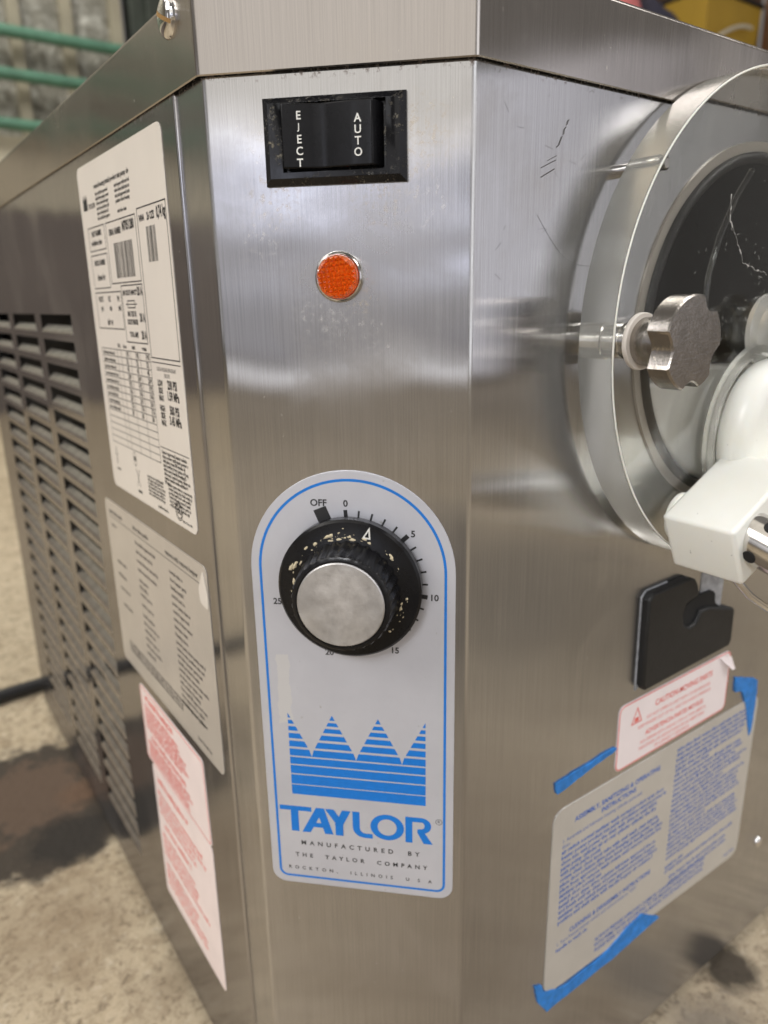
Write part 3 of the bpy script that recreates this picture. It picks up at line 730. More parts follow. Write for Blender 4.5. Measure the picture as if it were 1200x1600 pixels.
# crown emblem: striped band with four points
mb = MB(); u0_, u1_ = .0216, .0988; vb_, vt_ = -.3691, -.3163
peaks = [(0, 1), (.166, .515), (.328, 1), (.496, .51), (.662, 1), (.83, .515), (1, 1)]
def height(x):
    for (a, ha), (b, hb) in zip(peaks, peaks[1:]):
        if a <= x <= b: return ha+(hb-ha)*(x-a)/(b-a)
bars = [(0, .118), (.130, .246), (.262, .362), (.379, .464), (.482, .566), (.592, .664), (.693, .755), (.786, .838), (.868, .912), (.940, 1.0)]
for h0, h1 in bars:
    if h1 < .50:
        mb.quad(CH, u0_, vb_+(vt_-vb_)*h0, u1_, vb_+(vt_-vb_)*h1, PW); continue
    for k in range(3):      # clip the stripe by each point
        pass
    segs = [(0, .166, 'l'), (.166, .496, 'f'), (.496, .83, 'f'), (.83, 1, 'r')]
    def xs_at(h):
        out = []
        for (a, ha), (b, hb) in zip(peaks, peaks[1:]):
            hh = min(max(h, min(ha, hb)), max(ha, hb)); out.append(a+(b-a)*(hh-ha)/(hb-ha))
        return out
    A, B = xs_at(h0), xs_at(h1)
    V0, V1 = vb_+(vt_-vb_)*h0, vb_+(vt_-vb_)*h1; U = lambda t: u0_+(u1_-u0_)*t
    for (la, ra, lb, rb) in ((0, A[0], 0, B[0]), (A[1], A[2], B[1], B[2]), (A[3], A[4], B[3], B[4]), (A[5], 1, B[5], 1)):
        mb.poly(CH, [(U(la), V0), (U(ra), V0), (U(rb), V1), (U(lb), V1)], PW)
mb.build('crown_emblem', M['print_blue'], plate)
# maker's name
mb = MB(); H = .0172; V0 = -.3946; V1 = V0+H; T = .0037; TH = .0030
def S_(pts, wd=T): stroke(mb, CH, pts, wd, PW)
mb.poly(CH, [(.0135, V1-TH), (.0325, V1-TH), (.0325, V1), (.0135, V1)], PW)                    # T
mb.poly(CH, [(.0200, V0), (.0246, V0), (.0246, V1-TH), (.0200, V1-TH)], PW)
mb.poly(CH, [(.0264, V0), (.0314, V0), (.0382, V1-.0038), (.0382, V1), (.0352, V1)], PW)        # A
mb.poly(CH, [(.0450, V0), (.0400, V0), (.0352, V1), (.0382, V1), (.0400, V1)], PW+.00004)
mb.poly(CH, [(.0312, V0+.0040), (.0326, V0+.0070), (.0405, V0+.0070), (.0420, V0+.0040)], PW+.00008)
mb.poly(CH, [(.0405, V1), (.0457, V1), (.0502, V0+.0100), (.0502, V0+.0062), (.0475, V0+.0066)], PW+.00012)    # Y
mb.poly(CH, [(.0556, V1), (.0506, V1), (.0460, V0+.0072), (.0500, V0+.0052)], PW+.00016)
mb.poly(CH, [(.0464, V0), (.0510, V0), (.0510, V0+.0088), (.0464, V0+.0088)], PW+.00020)
lp_ = [(.0566, V1), (.0566, V0+.0065)]+[(.0566+.0065*(1-math.cos(math.radians(a))), V0+.0065*(1-math.sin(math.radians(a)))) for a in (22, 45, 67, 90)]+[(.0682, V0)]
lq = [(.0682, V0+TH), (.0640, V0+TH)]+[(.0640-.0032*math.sin(math.radians(a)), V0+TH+.0032*(1-math.cos(math.radians(a)))) for a in (30, 60, 90)]+[(.0608, V1)]
mb.poly(CH, lp_+lq, PW)                                                                         # L
oo = [(.0767+.0097*math.cos(t), V0+H/2+H/2*math.sin(t)) for t in [2*math.pi*i/40 for i in range(40)]]
oi = [(.0767+.0055*math.cos(t), V0+H/2+(H/2-.0031)*math.sin(t)) for t in [2*math.pi*i/40 for i in range(40)]]
for i in range(40): j = (i+1) % 40; mb.poly(CH, [oo[i], oo[j], oi[j], oi[i]], PW)
mb.poly(CH, [(.0872, V0), (.0912, V0), (.0912, V1-TH), (.0872, V1)], PW)                         # R
mb.poly(CH, [(.0872, V1), (.0912, V1-TH), (.0965, V1-TH), (.0965, V1)], PW)
ro = [(.0965+.0054*math.cos(t), V1-.0052+.0052*math.sin(t)) for t in [math.pi/2-math.pi*i/14 for i in range(15)]]
ri = [(.0965+.0016*math.cos(t), V1-.0052+.0022*math.sin(t)) for t in [math.pi/2-math.pi*i/14 for i in range(15)]]
for i in range(14): mb.poly(CH, [ro[i], ro[i+1], ri[i+1], ri[i]], PW)
mb.poly(CH, [(.0965, V1-.0104), (.0940, V1-.0104), (.0940, V1-.0078), (.0965, V1-.0074)], PW)
mb.poly(CH, [(.0940, V0+.0072), (.0976, V0), (.1028, V0), (.0982, V0+.0072)], PW)
tay = mb.build('maker_name', M['print_blue'], plate, recalc=False)
mb = MB(); cs = [(.1062+.0019*math.cos(t), -.3790+.0019*math.sin(t)) for t in [2*math.pi*i/24 for i in range(24)]]
outline(mb, CH, cs, .00028, PW); text_mb(mb, CH, 'R', .1062, -.3790, .0020, PW)
text_mb(mb, CH, 'MANUFACTURED  BY', .0602, -.4024, .0030, PW, .03, spacing=1.98)
text_mb(mb, CH, 'THE  TAYLOR  COMPANY', .0605, -.4112, .0028, PW, .03, spacing=1.92)
text_mb(mb, CH, 'ROCKTON,  ILLINOIS  U S A', .0595, -.4205, .0023, PW, .025, spacing=2.22)
mb.build('maker_lettering', M['print_black'], plate)['kind'] = 'stuff'
# dial scale
mb = MB(); KU, KV = .0611, -.2373
def pol(ang, r): t = math.radians(ang); return (KU+r*math.sin(t), KV+r*math.cos(t))
for i in range(21):
    a = -4+10.3*i; big = i % 5 == 0
    stroke(mb, CH, [pol(a, .0345), pol(a, .0389)], .0024 if big and i else (.0020 if i == 0 else .0010), PW)
stroke(mb, CH, [pol(-22.0, .0350), pol(-22.0, .0416)], .0070, PW)
text_mb(mb, CH, 'OFF', .0446, -.1949, .0036, PW, .035)
for t, (a, b) in {'0': (.0586, -.1949), '5': (.0927, -.2098), '10': (.1033, -.2437), '15': (.0826, -.2745), '20': (.0472, -.2778), '25': (.0200, -.2498)}.items(): text_mb(mb, CH, t, a, b, .0035, PW, .035)
mb.build('dial_scale', M['print_black'], plate)['kind'] = 'stuff'

# ---------------- control knob
KC = Frame(CH.p(0, 0, .0058), CH.u, CH.v, CH.n)
mb = MB(); mb.lathe(KC, KU, KV, [(.0120, -.0050), (.0125, -.0018), (.0362, -.0018), (.0370, -.0010), (.0370, .0040), (.0358, .0052), (.0275, .0060), (.0262, .0066)], 96, True, True)
knob = mb.build('control_knob', M['knob_black'], mach, smooth=35)
mb = MB(); fl = 30; seg = fl*8
rm = lambda t: 1-.035*abs(math.cos(t*fl/2))**3
mb.lathe(KC, KU, KV, [(.0268, .0060), (.0262, .0090), (.0250, .0218), (.0243, .0232)], seg, True, False, rm)
mb.lathe(KC, KU, KV, [(.0243, .0232), (.0230, .0240), (.0221, .0240), (.0219, .0228), (.0219, .0200)], seg, False, True, lambda t: 1-.010*abs(math.cos(t*fl/2))**3)
mb.build('grip', M['knob_black'], knob, smooth=38)
mb = MB(); mb.lathe(KC, KU, KV, [(.0216, .0205), (.0216, .0240), (.0210, .0246), (.0100, .02475), (.0003, .0248)], 72, True, True); mb.build('cap', M['cap'], knob, smooth=25)
mb = MB(); tri = [(.0729, -.2031), (.0689, -.2090), (.0731, -.2098)]
outline(mb, KC, tri, .00080, .0061); mb.build('pointer_mark', M['print_white'], knob)
rn = random.Random(11); mb = MB()           # crusts of dried mix round the foot of the grip
def crust(ang, r, sz, F=KC, w0=.0058):
    a = math.radians(ang); cu, cv = KU+r*math.sin(a), KV+r*math.cos(a); n = 8; ph = rn.uniform(0, 6)
    el = rn.uniform(1.2, 2.8)
    ring0 = []; ring1 = []
    for i in range(n):
        t = 2*math.pi*i/n; q = sz*rn.uniform(.6, 1.25); x = q*el*math.cos(t); y = q*math.sin(t)
        X = x*math.cos(a)+y*math.sin(a); Y = -x*math.sin(a)+y*math.cos(a)
        ring0.append(F.p(cu+X, cv+Y, w0)); ring1.append(F.p(cu+X*.55, cv+Y*.55, w0+sz*.5))
    mb.rings([ring0, ring1], False, True)
for _ in range(110):
    ang = rn.choice([rn.gauss(-22, 16), rn.gauss(-22, 10), rn.gauss(62, 14), rn.gauss(105, 14), rn.gauss(20, 20), rn.gauss(-75, 20)])
    crust(ang+rn.gauss(0, 9), .0266+abs(rn.gauss(.0004, .0019)), min(.0010, .00012+rn.expovariate(3400)))
mb.build('dried_crust', M['dried_mix'], knob, smooth=60)['kind'] = 'stuff'

# ---------------- left side stickers (LF: u = -y)
def sticker(nm, pts, m, parent=mach, F=LF, w=.0004, label=None):
    mb = MB(); mb.prism(F, pts, .00005, w); o = mb.build(nm, m, parent)
    if label: o['label'] = label
    return o
SW = .00046
dp = sticker('data_plate', rrect(-.3035, -.2275, -.1370, -.0085, .006), M['data_white'], label='white data plate with barcodes and rating table')
mb = MB(); mg = MB()
U0, U1 = -.3005, -.1395
def X(t): return -.3035+t*.1665          # 0..1 across the plate
def Y(t): return -.0085-t*.2190          # 0..1 downward
def rect(a0, t0, a1, t1, lw=.0007): outline(mb, LF, [(X(a0), Y(t1)), (X(a1), Y(t1)), (X(a1), Y(t0)), (X(a0), Y(t0))], lw, SW)
# crown and maker's address
cu, cv = X(.045), Y(.125)
mb.poly(LF, [(cu, cv), (cu+.010, cv), (cu+.010, cv+.010), (cu+.0083, cv+.006), (cu+.0066, cv+.010), (cu+.005, cv+.006), (cu+.0033, cv+.010), (cu+.0017, cv+.006), (cu, cv+.010)], SW)
text_mb(mb, LF, 'TAYLOR', X(.165), Y(.118), .0030, SW, .06)
small_print(mb, LF, X(.22), X(.70), Y(.075), .0030, SW)
for i in range(6):
    small_print(mb, LF, X(.23), X(.41), Y(.094+.0135*i), .0022, SW)
    if i < 4: small_print(mb, LF, X(.48), X(.67), Y(.094+.0135*i), .0022, SW)
small_print(mb, LF, X(.49), X(.62), Y(.160), .0022, SW)
rect(.07, .175, .30, .245); rect(.07, .255, .30, .355); rect(.32, .175, .68, .345); rect(.70, .165, .985, .545)
text_mb(mb, LF, 'PART NUMBER', X(.185), Y(.196), .0034, SW, .06, sx=.75); small_print(mb, LF, X(.10), X(.27), Y(.228), .0036, SW)
text_mb(mb, LF, 'MODEL NUMBER', X(.185), Y(.280), .0034, SW, .06, sx=.72); small_print(mb, LF, X(.13), X(.24), Y(.330), .0042, SW)
text_mb(mb, LF, 'SERIAL NUMBER', X(.43), Y(.205), .0036, SW, .06, sx=.70); text_mb(mb, LF, 'M7051280', X(.59), Y(.198), .0054, SW, .06, sx=.72)
def bars(a0, a1, t0, t1, n, seed):
    rn = random.Random(seed); x = X(a0)
    while x < X(a1):
        b = rn.choice([.0006, .0009, .0014]); mb.quad(LF, x, Y(t1), min(x+b, X(a1)), Y(t0), SW); x += b+rn.choice([.0006, .0008, .0012])
bars(.40, .62, .235, .330, 20, 5); bars(.78, .87, .215, .300, 9, 8)
text_mb(mb, LF, 'R404A', X(.745), Y(.192), .0034, SW, .06, sx=.7); text_mb(mb, LF, '26 OZS', X(.835), Y(.192), .0040, SW, .06, sx=.7); text_mb(mb, LF, '0,74 kg', X(.935), Y(.190), .0058, SW, .06, sx=.6)
rect(.07, .365, .42, .475); rect(.43, .350, .68, .510)
for i, t in enumerate(('VOLTS', 'HZ', 'PH')): text_mb(mb, LF, t, X(.14+.12*i), Y(.387), .0034, SW, .06, sx=.8)
for i in range(3): small_print(mb, LF, X(.13+.12*i), X(.17+.12*i), Y(.420), .004, SW)
small_print(mb, LF, X(.20), X(.29), Y(.462), .0044, SW)
text_mb(mb, LF, 'MIN CIRCUIT AMPACITY', X(.53), Y(.372), .0030, SW, .06, sx=.62); text_mb(mb, LF, '20 A', X(.645), Y(.370), .0050, SW, .06, sx=.7)
rect(.49, .392, .58, .414); stroke(mb, LF, [(X(.47), Y(.403)), (X(.60), Y(.403))], .0006, SW)
text_mb(mb, LF, 'MAX FUSE OR', X(.53), Y(.430), .0032, SW, .06, sx=.62); text_mb(mb, LF, 'CIRCUIT BREAKER', X(.53), Y(.452), .0030, SW, .06, sx=.62); text_mb(mb, LF, '20 A', X(.645), Y(.440), .0050, SW, .06, sx=.7)
text_mb(mb, LF, 'TOTAL AMPS', X(.53), Y(.487), .0032, SW, .06, sx=.65); text_mb(mb, LF, '20 A', X(.645), Y(.487), .0050, SW, .06, sx=.7)
# rating table
TA0, TA1, TT0, TT1, RW = .07, .685, .535, .840, 14
for i in range(RW+1): t = TT0+(TT1-TT0)*i/RW; stroke(mb, LF, [(X(TA0), Y(t)), (X(TA1), Y(t))], .0005, SW)
for a in (TA0, .285, .335, .455, .570, TA1): stroke(mb, LF, [(X(a), Y(TT0)), (X(a), Y(TT1))], .0005, SW)
for i in range(9):
    t = TT0+(TT1-TT0)*(i+.80)/RW
    small_print(mb, LF, X(.085), X(.265), Y(t), .0026, SW, rnd=random.Random(i))
    for a in (.395, .515, .635): small_print(mb, LF, X(a), X(a+.045), Y(t), .0034, SW, rnd=random.Random(i+20), digits=True, bold=.05)
for a in (.30, .37, .48, .60): small_print(mb, LF, X(a), X(a+.06), Y(.528), .0026, SW)
stroke(mb, LF, [(X(.70), Y(.555)), (X(.985), Y(.555))], .0006, SW); stroke(mb, LF, [(X(.70), Y(.790)), (X(.985), Y(.790))], .0006, SW)
text_mb(mb, LF, 'DESIGN PRESSURE REFRIGERANT', X(.842), Y(.572), .0024, SW, 0, sx=.66); text_mb(mb, LF, 'CIRCUITS', X(.842), Y(.588), .0024, SW, 0, sx=.7)
for i, (t, v) in enumerate((('LOW', '230 PSI'), ('SIDE', '1.59 MPa'), ('MAX', ''), ('HIGH', '500 PSI'), ('SIDE', '3.45 MPa'), ('MAX', ''))):
    text_mb(mb, LF, t, X(.765), Y(.610+.020*i+(.008 if i > 2 else 0)), .0036, SW, .06, sx=.75)
for t, v in ((.611, '230 PSI'), (.640, '1.59 MPa'), (.678, '500 PSI'), (.706, '3.45 MPa')): text_mb(mb, LF, v, X(.885), Y(t), .0052, SW, .06, sx=.72)
for i in range(8): small_print(mb, LF, X(.71), X(.975), Y(.808+.0125*i), .0024, SW, 1 if i < 7 else .3)
for i in range(6): small_print(mb, LF, X(.74), X(.98), Y(.868-.0+.012*i+.03), .0022, SW)
for i in range(6): small_print(mb, LF, X(.50), X(.72), Y(.905+.011*i), .0020, SW)
uc, vc = X(.83), Y(.958)
for q in (.0062, .0050): outline(mb, LF, [(uc+q*math.cos(t), vc+q*math.sin(t)) for t in [2*math.pi*i/28 for i in range(28)]], .0007, SW)
text_mb(mb, LF, 'UL', uc, vc, .0042, SW, .06)
stroke(mb, LF, [(X(.36), Y(.90)), (X(.40), Y(.955))], .0007, SW); stroke(mb, LF, [(X(.40), Y(.90)), (X(.36), Y(.955))], .0007, SW); mb.quad(LF, X(.36), Y(.975), X(.41), Y(.966), SW)
outline(mb, LF, [(X(.08), Y(.885)), (X(.115), Y(.885)), (X(.0975), Y(.855))], .0006, SW); stroke(mb, LF, [(X(.0975), Y(.89)), (X(.0975), Y(.915))], .0012, SW)
outline(mb, LF, [(X(.36)+.0034*math.cos(t), Y(.868)+.0052*math.sin(t)) for t in [2*math.pi*i/20 for i in range(20)]], .0006, SW); mb.quad(LF, X(.35), Y(.875), X(.37), Y(.86), SW)
small_print(mb, LF, X(.08), X(.15), Y(.935), .002, SW); small_print(mb, LF, X(.60), X(.73), Y(.985), .0022, SW); small_print(mb, LF, X(.86), X(.97), Y(.985), .0018, SW)
mb.build('printing', M['print_black'], dp)

ws = sticker('wiring_sticker', rrect(-.3395, -.3865, -.1290, -.2448, .006), M['clear_label'], label='faded silver sticker with columns of small grey print')
mb = MB(); r2 = random.Random(21); X2 = lambda t: -.3395+t*.2105; Y2 = lambda t: -.2448-t*.1417
stroke(mb, LF, [(X2(.05), Y2(.095)), (X2(.96), Y2(.095))], .0006, SW)
for a0, a1 in ((.05, .22), (.33, .52), (.66, .93)): small_print(mb, LF, X2(a0), X2(a1), Y2(.075), .0036, SW, rnd=r2)
for a0, a1, t0, t1, n in ((.06, .14, .15, .15, 1), (.34, .58, .15, .30, 4), (.68, .84, .16, .48, 9), (.08, .24, .36, .44, 2), (.34, .48, .36, .44, 3), (.08, .23, .52, .52, 1), (.34, .52, .50, .50, 1), (.34, .52, .56, .78, 6), (.09, .22, .62, .62, 1), (.68, .93, .52, .84, 10), (.11, .92, .845, .895, 3), (.80, .92, .955, .955, 1)):
    for i in range(n): small_print(mb, LF, X2(a0), X2(a1), Y2(t0+(t1-t0)*i/max(1, n-1)), .0030, SW, r2.uniform(.75, 1), rnd=r2)
mb.build('printing', M['print_grey'], ws)
# torn white corner of the sticker
mb = MB(); mb.prism(LF, rpoly([(-.1345, -.2475), (-.1295, -.262), (-.1300, -.272), (-.1420, -.2705), (-.1432, -.262)], .003), .0005, .0009); mb.build('peeled_corner', M['data_white'], ws)

def warn(pts, label, blocks, seed):
    o = sticker('warning_sticker', rpoly(pts, .005), M['pink_white'], label=label); rn = random.Random(seed)
    xs_ = [p[0] for p in pts]; ys_ = [p[1] for p in pts]; x0, x1, y0, y1 = min(xs_), max(xs_), min(ys_), max(ys_)
    mb = MB(); XX = lambda t: x0+t*(x1-x0); YY = lambda t: y1+t*(y0-y1)
    if blocks[0] == 'frame': outline(mb, LF, inset(rpoly(pts, .005), .0012), .0008, SW)
    for a0, a1, t0, t1, n, h in blocks[1]:
        for i in range(n): small_print(mb, LF, XX(a0), XX(a1), YY(t0+(t1-t0)*i/max(1, n-1)), h, SW, rn.uniform(.7, 1), rnd=rn)
    mb.build('printing', M['print_red'], o)
warn([(-.3035, -.4655), (-.1655, -.4655), (-.1680, -.3960), (-.3035, -.3960)], 'upper red printed warning sticker on the side panel', ('frame', [(.08, .9, .16, .16, 1, .0058), (.06, .92, .26, .54, 6, .0036), (.12, .8, .66, .66, 1, .0054), (.06, .92, .74, .94, 5, .0034)]), 31)
warn([(-.2935, -.5970), (-.1660, -.5970), (-.1660, -.4665), (-.2935, -.4665)], 'lower red printed warning sticker on the side panel', ('plain', [(.08, .9, .10, .10, 1, .0058), (.06, .92, .20, .34, 4, .0040), (.12, .85, .43, .43, 1, .0054), (.06, .92, .52, .66, 4, .0040), (.06, .92, .76, .90, 4, .0040)]), 32)

# ---------------- front face: bracket, stickers, tape
bk = [(.1500, -.3425), (.1485, -.2815), (.1525, -.2775), (.1930, -.2765), (.1990, -.2790), (.2029, -.2840), (.2053, -.2920), (.1916, -.2949), (.1881, -.3018), (.1902, -.3098), (.1970, -.3135), (.2041, -.3122), (.2070, -.3080), (.2092, -.3045), (.2191, -.3047), (.2525, -.3140), (.2540, -.3165), (.2545, -.3400), (.2520, -.3440), (.1530, -.3465)]
mb = MB(); mb.prism(FR, bk, 0, .0060, .0012); br = mb.build('cup_bracket', M['black_matte'], mach, bevel=.0006)
mb = MB(); mb.prism(FR, rpoly([(.1900, -.3200), (.1920, -.3030), (.1965, -.2968), (.2058, -.2946), (.2264, -.2948), (.2300, -.2980), (.2308, -.3050), (.2360, -.3085), (.2360, -.3200)], .002), 0, .0030); mb.build('bracket_tab', M['gap'], br)
mb = MB(); mb.prism(FR, rpoly([(.2150, -.2770), (.2440, -.2760), (.2430, -.3170), (.2150, -.3160)], .003), 0, .0004); mb.build('glue_patch', plain('old_adhesive', (.36, .37, .39), .6, .2, .3, 160, .4), br)
mb = MB(); mb.prism(FR, rpoly([(.1489, -.3480), (.1474, -.2810), (.1518, -.2766), (.1750, -.2759), (.1750, -.2800), (.1525, -.3460)], .002), 0, .0005); mb.build('glue_patch', bpy.data.materials['old_adhesive'], br)

cp = [(.1345, -.4045), (.2668, -.4035), (.2664, -.3535), (.1345, -.3550)]
ca_ = sticker('caution_sticker', rpoly(cp, .006), M['caution_white'], F=FR, w=.0005, label='white caution sticker with red print and border')
mb = MB(); WF = .00056; outline(mb, FR, inset(rpoly(cp, .006), .0002), .0009, WF)
text_mb(mb, FR, 'CAUTION-MOVING PARTS', .2085, -.3655, .0046, WF, .03, sx=.92)
outline(mb, FR, [(.1480, -.3735), (.1600, -.3735), (.1540, -.3608)], .0009, WF); mb.poly(FR, [(.1515, -.3722), (.1565, -.3722), (.1560, -.3690), (.1520, -.3690)], WF)
text_mb(mb, FR, 'DO NOT OPERATE UNIT WITH COVER REMOVED.', .2040, -.3732, .0027, WF, .0, sx=.92)
text_mb(mb, FR, 'KEEP FINGERS OUT OF FILL AND DISCHARGE OPENINGS.', .2000, -.3782, .0027, WF, .0, sx=.92)
text_mb(mb, FR, 'ADVERTENCIA-PARTES MOVILES', .2000, -.3852, .0038, WF, .03, sx=.92)
text_mb(mb, FR, 'NO OPERAR ESTA UNIDAD CON LA TAPA ABIERTA.', .2000, -.3912, .0027, WF, .0, sx=.92)
text_mb(mb, FR, 'MANTENER LOS DEDOS FUERA DE LAS ABERTURAS', .1985, -.3958, .0027, WF, .0, sx=.92)
text_mb(mb, FR, 'DE LLENADO Y DESCARGA.', .1985, -.4000, .0027, WF, .0, sx=.92)
mb.build('printing', M['print_red'], ca_)
mb = MB(); mb.add([FR.p(.2500, -.3550, .0007), FR.p(.2672, -.3590, .0007), FR.p(.2690, -.3690, .0040), FR.p(.2640, -.3680, .0045)], [(0, 1, 2, 3)]); mb.build('curled_corner', M['caution_white'], ca_)

ip_ = [(.0750, -.5560), (.3175, -.5640), (.3190, -.4085), (.0755, -.4085)]
ins = sticker('instruction_sticker', rpoly(ip_, .011, 7), M['inst_label'], F=FR, w=.0005, label='grey instruction sticker with two columns of blue print')
mb = MB(); r3 = random.Random(5)
text_mb(mb, FR, 'ASSEMBLY, SANITIZING & OPERATING', .1420, -.4225, .0040, WF, .03, sx=.98)
text_mb(mb, FR, 'INSTRUCTIONS', .1420, -.4285, .0040, WF, .03, sx=.98)
text_mb(mb, FR, '1. Assemble and lubricate freezing cylinder parts and', .0850, -.4345, .0029, WF, .0, 'LEFT', sx=.98)
text_mb(mb, FR, 'door.', .0850, -.4388, .0029, WF, .0, 'LEFT', sx=.98)
y = -.4445; k = 0
while y > -.5040:
    small_print(mb, FR, .0850, .2010, y, .0033, WF, 1 if k % 5 != 4 else r3.uniform(.3, .8), rnd=r3); y -= .00435; k += 1
text_mb(mb, FR, 'CLEANING & DISASSEMBLY INSTRUCTIONS', .1430, -.5130, .0037, WF, .03, sx=.92)
text_mb(mb, FR, '1. Turn freezer power switch and control knob to "OFF."', .0850, -.5182, .0029, WF, .0, 'LEFT', sx=.95)
small_print(mb, FR, .0850, .12, -.5245, .0031, WF, rnd=r3)
y = -.4180; k = 0
while y > -.5290:
    a0 = .2075; a1 = .3120
    if -.5170 > y > -.5210: y -= .004
    small_print(mb, FR, a0, a1, y, .0033, WF, 1 if k % 6 != 5 else r3.uniform(.3, .8), rnd=r3); y -= .00435; k += 1
small_print(mb, FR, .214, .300, -.5345, .0032, WF, rnd=r3); small_print(mb, FR, .214, .306, -.5395, .0032, WF, rnd=r3)
text_mb(mb, FR, 'ALWAYS PREPARE APPROVED CHEMICAL CLEANING/SANITIZING SOLUTION', .1960, -.5405, .0034, WF, .02, sx=.86, rot=-.012)
text_mb(mb, FR, 'WITH PRIME WATER ACCORDING TO THE MANUFACTURERS INSTRUCTIONS.', .1960, -.5455, .0034, WF, .02, sx=.84, rot=-.012)
text_mb(mb, FR, 'PLEASE REFER TO YOUR OPERATOR MANUAL FOR DETAILED INSTRUCTIONS.', .1960, -.5505, .0034, WF, .02, sx=.84, rot=-.012)
small_print(mb, FR, .296, .314, -.5570, .0022, WF, rnd=r3)
mb.build('printing', M['print_navy'], ins)

def tape(pts, label):
    mb = MB(); mb.prism(FR, pts, .0002, .0011); o = mb.build('tape_strip', M['tape'], mach); o['label'] = label
def jag(pts, amp, seed, n=7):
    rn = random.Random(seed); out = []
    for i in range(len(pts)):
        a, b = Vector(pts[i]), Vector(pts[(i+1) % len(pts)])
        for k in range(n):
            p = a.lerp(b, k/n); out.append((p.x+rn.uniform(-amp, amp), p.y+rn.uniform(-amp, amp)))
    return out
tape(jag([(.2775, -.3805), (.3060, -.3905), (.3125, -.3945), (.3136, -.4080), (.3132, -.4400), (.3105, -.4440), (.3080, -.4380), (.2985, -.4115), (.2905, -.3970), (.2790, -.3930)], .0005, 1), 'torn blue tape strip at the upper right corner of the instruction sticker')
tape(jag([(.0745, -.3860), (.0900, -.3850), (.1310, -.3828), (.1345, -.3855), (.0985, -.3910), (.0765, -.3945)], .0005, 2), 'thin blue tape strip left of the caution sticker')
tape(jag([(.0655, -.5400), (.0720, -.5432), (.0745, -.5515), (.0950, -.5600), (.1340, -.5605), (.1700, -.5500), (.1830, -.5485), (.2065, -.5665), (.1500, -.5705), (.0790, -.5705), (.0690, -.5560)], .0006, 3), 'long blue tape strip along the bottom edge of the instruction sticker')
# chipped spots and a rivet hole low on the front
mb = MB(); Fv = FR; mb.lathe(FR, .356, -.572, [(.0052, .0), (.0050, .0008), (.0036, .0022), (.0008, .0028)], 20); mb.build('rivet', M['chrome'], mach, smooth=40)

# scratches on the upper front
mb = MB()
for a, b, wd in (((.0414, -.0398), (.0512, -.0357), .00042), ((.0416, -.0438), (.0504, -.0396), .0005), ((.0455, -.0365), (.0515, -.0338), .00028)): stroke(mb, FR, [a, b], wd, .0001)
rn = random.Random(2)
for i in range(16):
    t = i/15; x, z = .0515+.007*t+rn.uniform(-.0004, .0004), -.0308+.0125*t
    if rn.random() < .75: stroke(mb, FR, [(x-.0005, z-.0003), (x+.0006, z+.0004)], .0005, .0001)
for _ in range(26):
    x = rn.uniform(.012, .075); z = rn.uniform(-.13, -.01); a = rn.uniform(-1, 1.3); l = rn.uniform(.001, .006)
    stroke(mb, FR, [(x, z), (x+l*math.cos(a), z+l*math.sin(a))], .0001, .0001)
arc = [(.0400+.040*t, -.0600-.022*t-.012*math.sin(t*3.1)*.6) for t in [i/14 for i in range(15)]]
stroke(mb, FR, arc, .00014, .0001)
mb.build('scratch_marks', M['scratch'], mach)['kind'] = 'stuff'

# ---------------- dispensing door
DR = .1385; YA, YF = .004, .0262
dr = None
def door_outline(R, n=120, cut=-.2560):
    pts = []
    for i in range(n):
        t = 2*math.pi*i/n; x, z = DX+R*math.cos(t), DZ+R*math.sin(t); pts.append((x, max(z, cut)))
    return pts
mb = MB()
po = door_outline(DR)
mb.rings([[FR.p(a, b, YA+.0006) for a, b in door_outline(DR-.0006)], [FR.p(a, b, YA+.0012) for a, b in po], [FR.p(a, b, YF-.0010) for a, b in po], [FR.p(a, b, YF) for a, b in door_outline(DR-.0010)]], True, True)
door = mb.build('dispensing_door', M['acrylic'], mach, smooth=35)
door.data.materials.append(M['acrylic_edge'])
for p in door.data.polygons:
    if abs(p.normal.y) < .9: p.material_index = 1
mb = MB(); mb.ring(FR, DX, DZ, DR-.0009, DR+.0001, YF-.0006, YF+.00015, 120); de = mb.build('edge_glint', M['white_plastic'], door, bevel=.0004); door['label'] = 'round clear acrylic dispensing door'  # light caught on the rim, put in as a thin white ring
mb = MB(); mb.torus(FR, DX, DZ, .0955, .0030, .0010, 120, 10); mb.build('gasket', M['rubber'], door, smooth=60)
mb = MB(); mb.ring(FR, DX, DZ-.058, .046, .053, YF+.0003, YF+.0040, 72); mb.build('spout_boss', M['acrylic_edge'], door, smooth=40)
mb = MB(); mb.lathe(FR, DX, DZ+.001, [(.021, YF+.0003), (.021, YF+.003), (.0150, YF+.0045), (.0142, YF+.014), (.0125, YF+.0155), (.0060, YF+.0155), (.0055, YF+.010)], 48); mb.build('center_boss', M['acrylic_edge'], door, smooth=40)
# frosted pale piece behind the door, lower part
mb = MB(); pts = [(DX+.091*math.cos(math.radians(a)), DZ+.091*math.sin(math.radians(a))) for a in range(196, 345, 4)]
mb.prism(FR, pts+[(DX+.055, DZ-.022), (DX-.03, DZ-.018)], -.010, .0005, .002); mb.build('lower_pale_piece', M['frost'], door, bevel=.001)
mb = MB(); mb.tube([FR.p(a, b, -.0015) for a, b in ((.2010, -.0300), (.1880, -.0450), (.1760, -.0660), (.1690, -.0860), (.1683, -.1000), (.1695, -.125))], .0016, 8); mb.build('baffle_edge', M['acrylic'], door, smooth=50)
mb = MB(); rn = random.Random(8); path = [(.1573, -.0474), (.1578, -.0545), (.1590, -.0599), (.1640, -.0655), (.1669, -.0692), (.1725, -.0760), (.1759, -.0812), (.1841, -.0824), (.1900, -.0845), (.1960, -.0850), (.2044, -.0871)]
fine = []
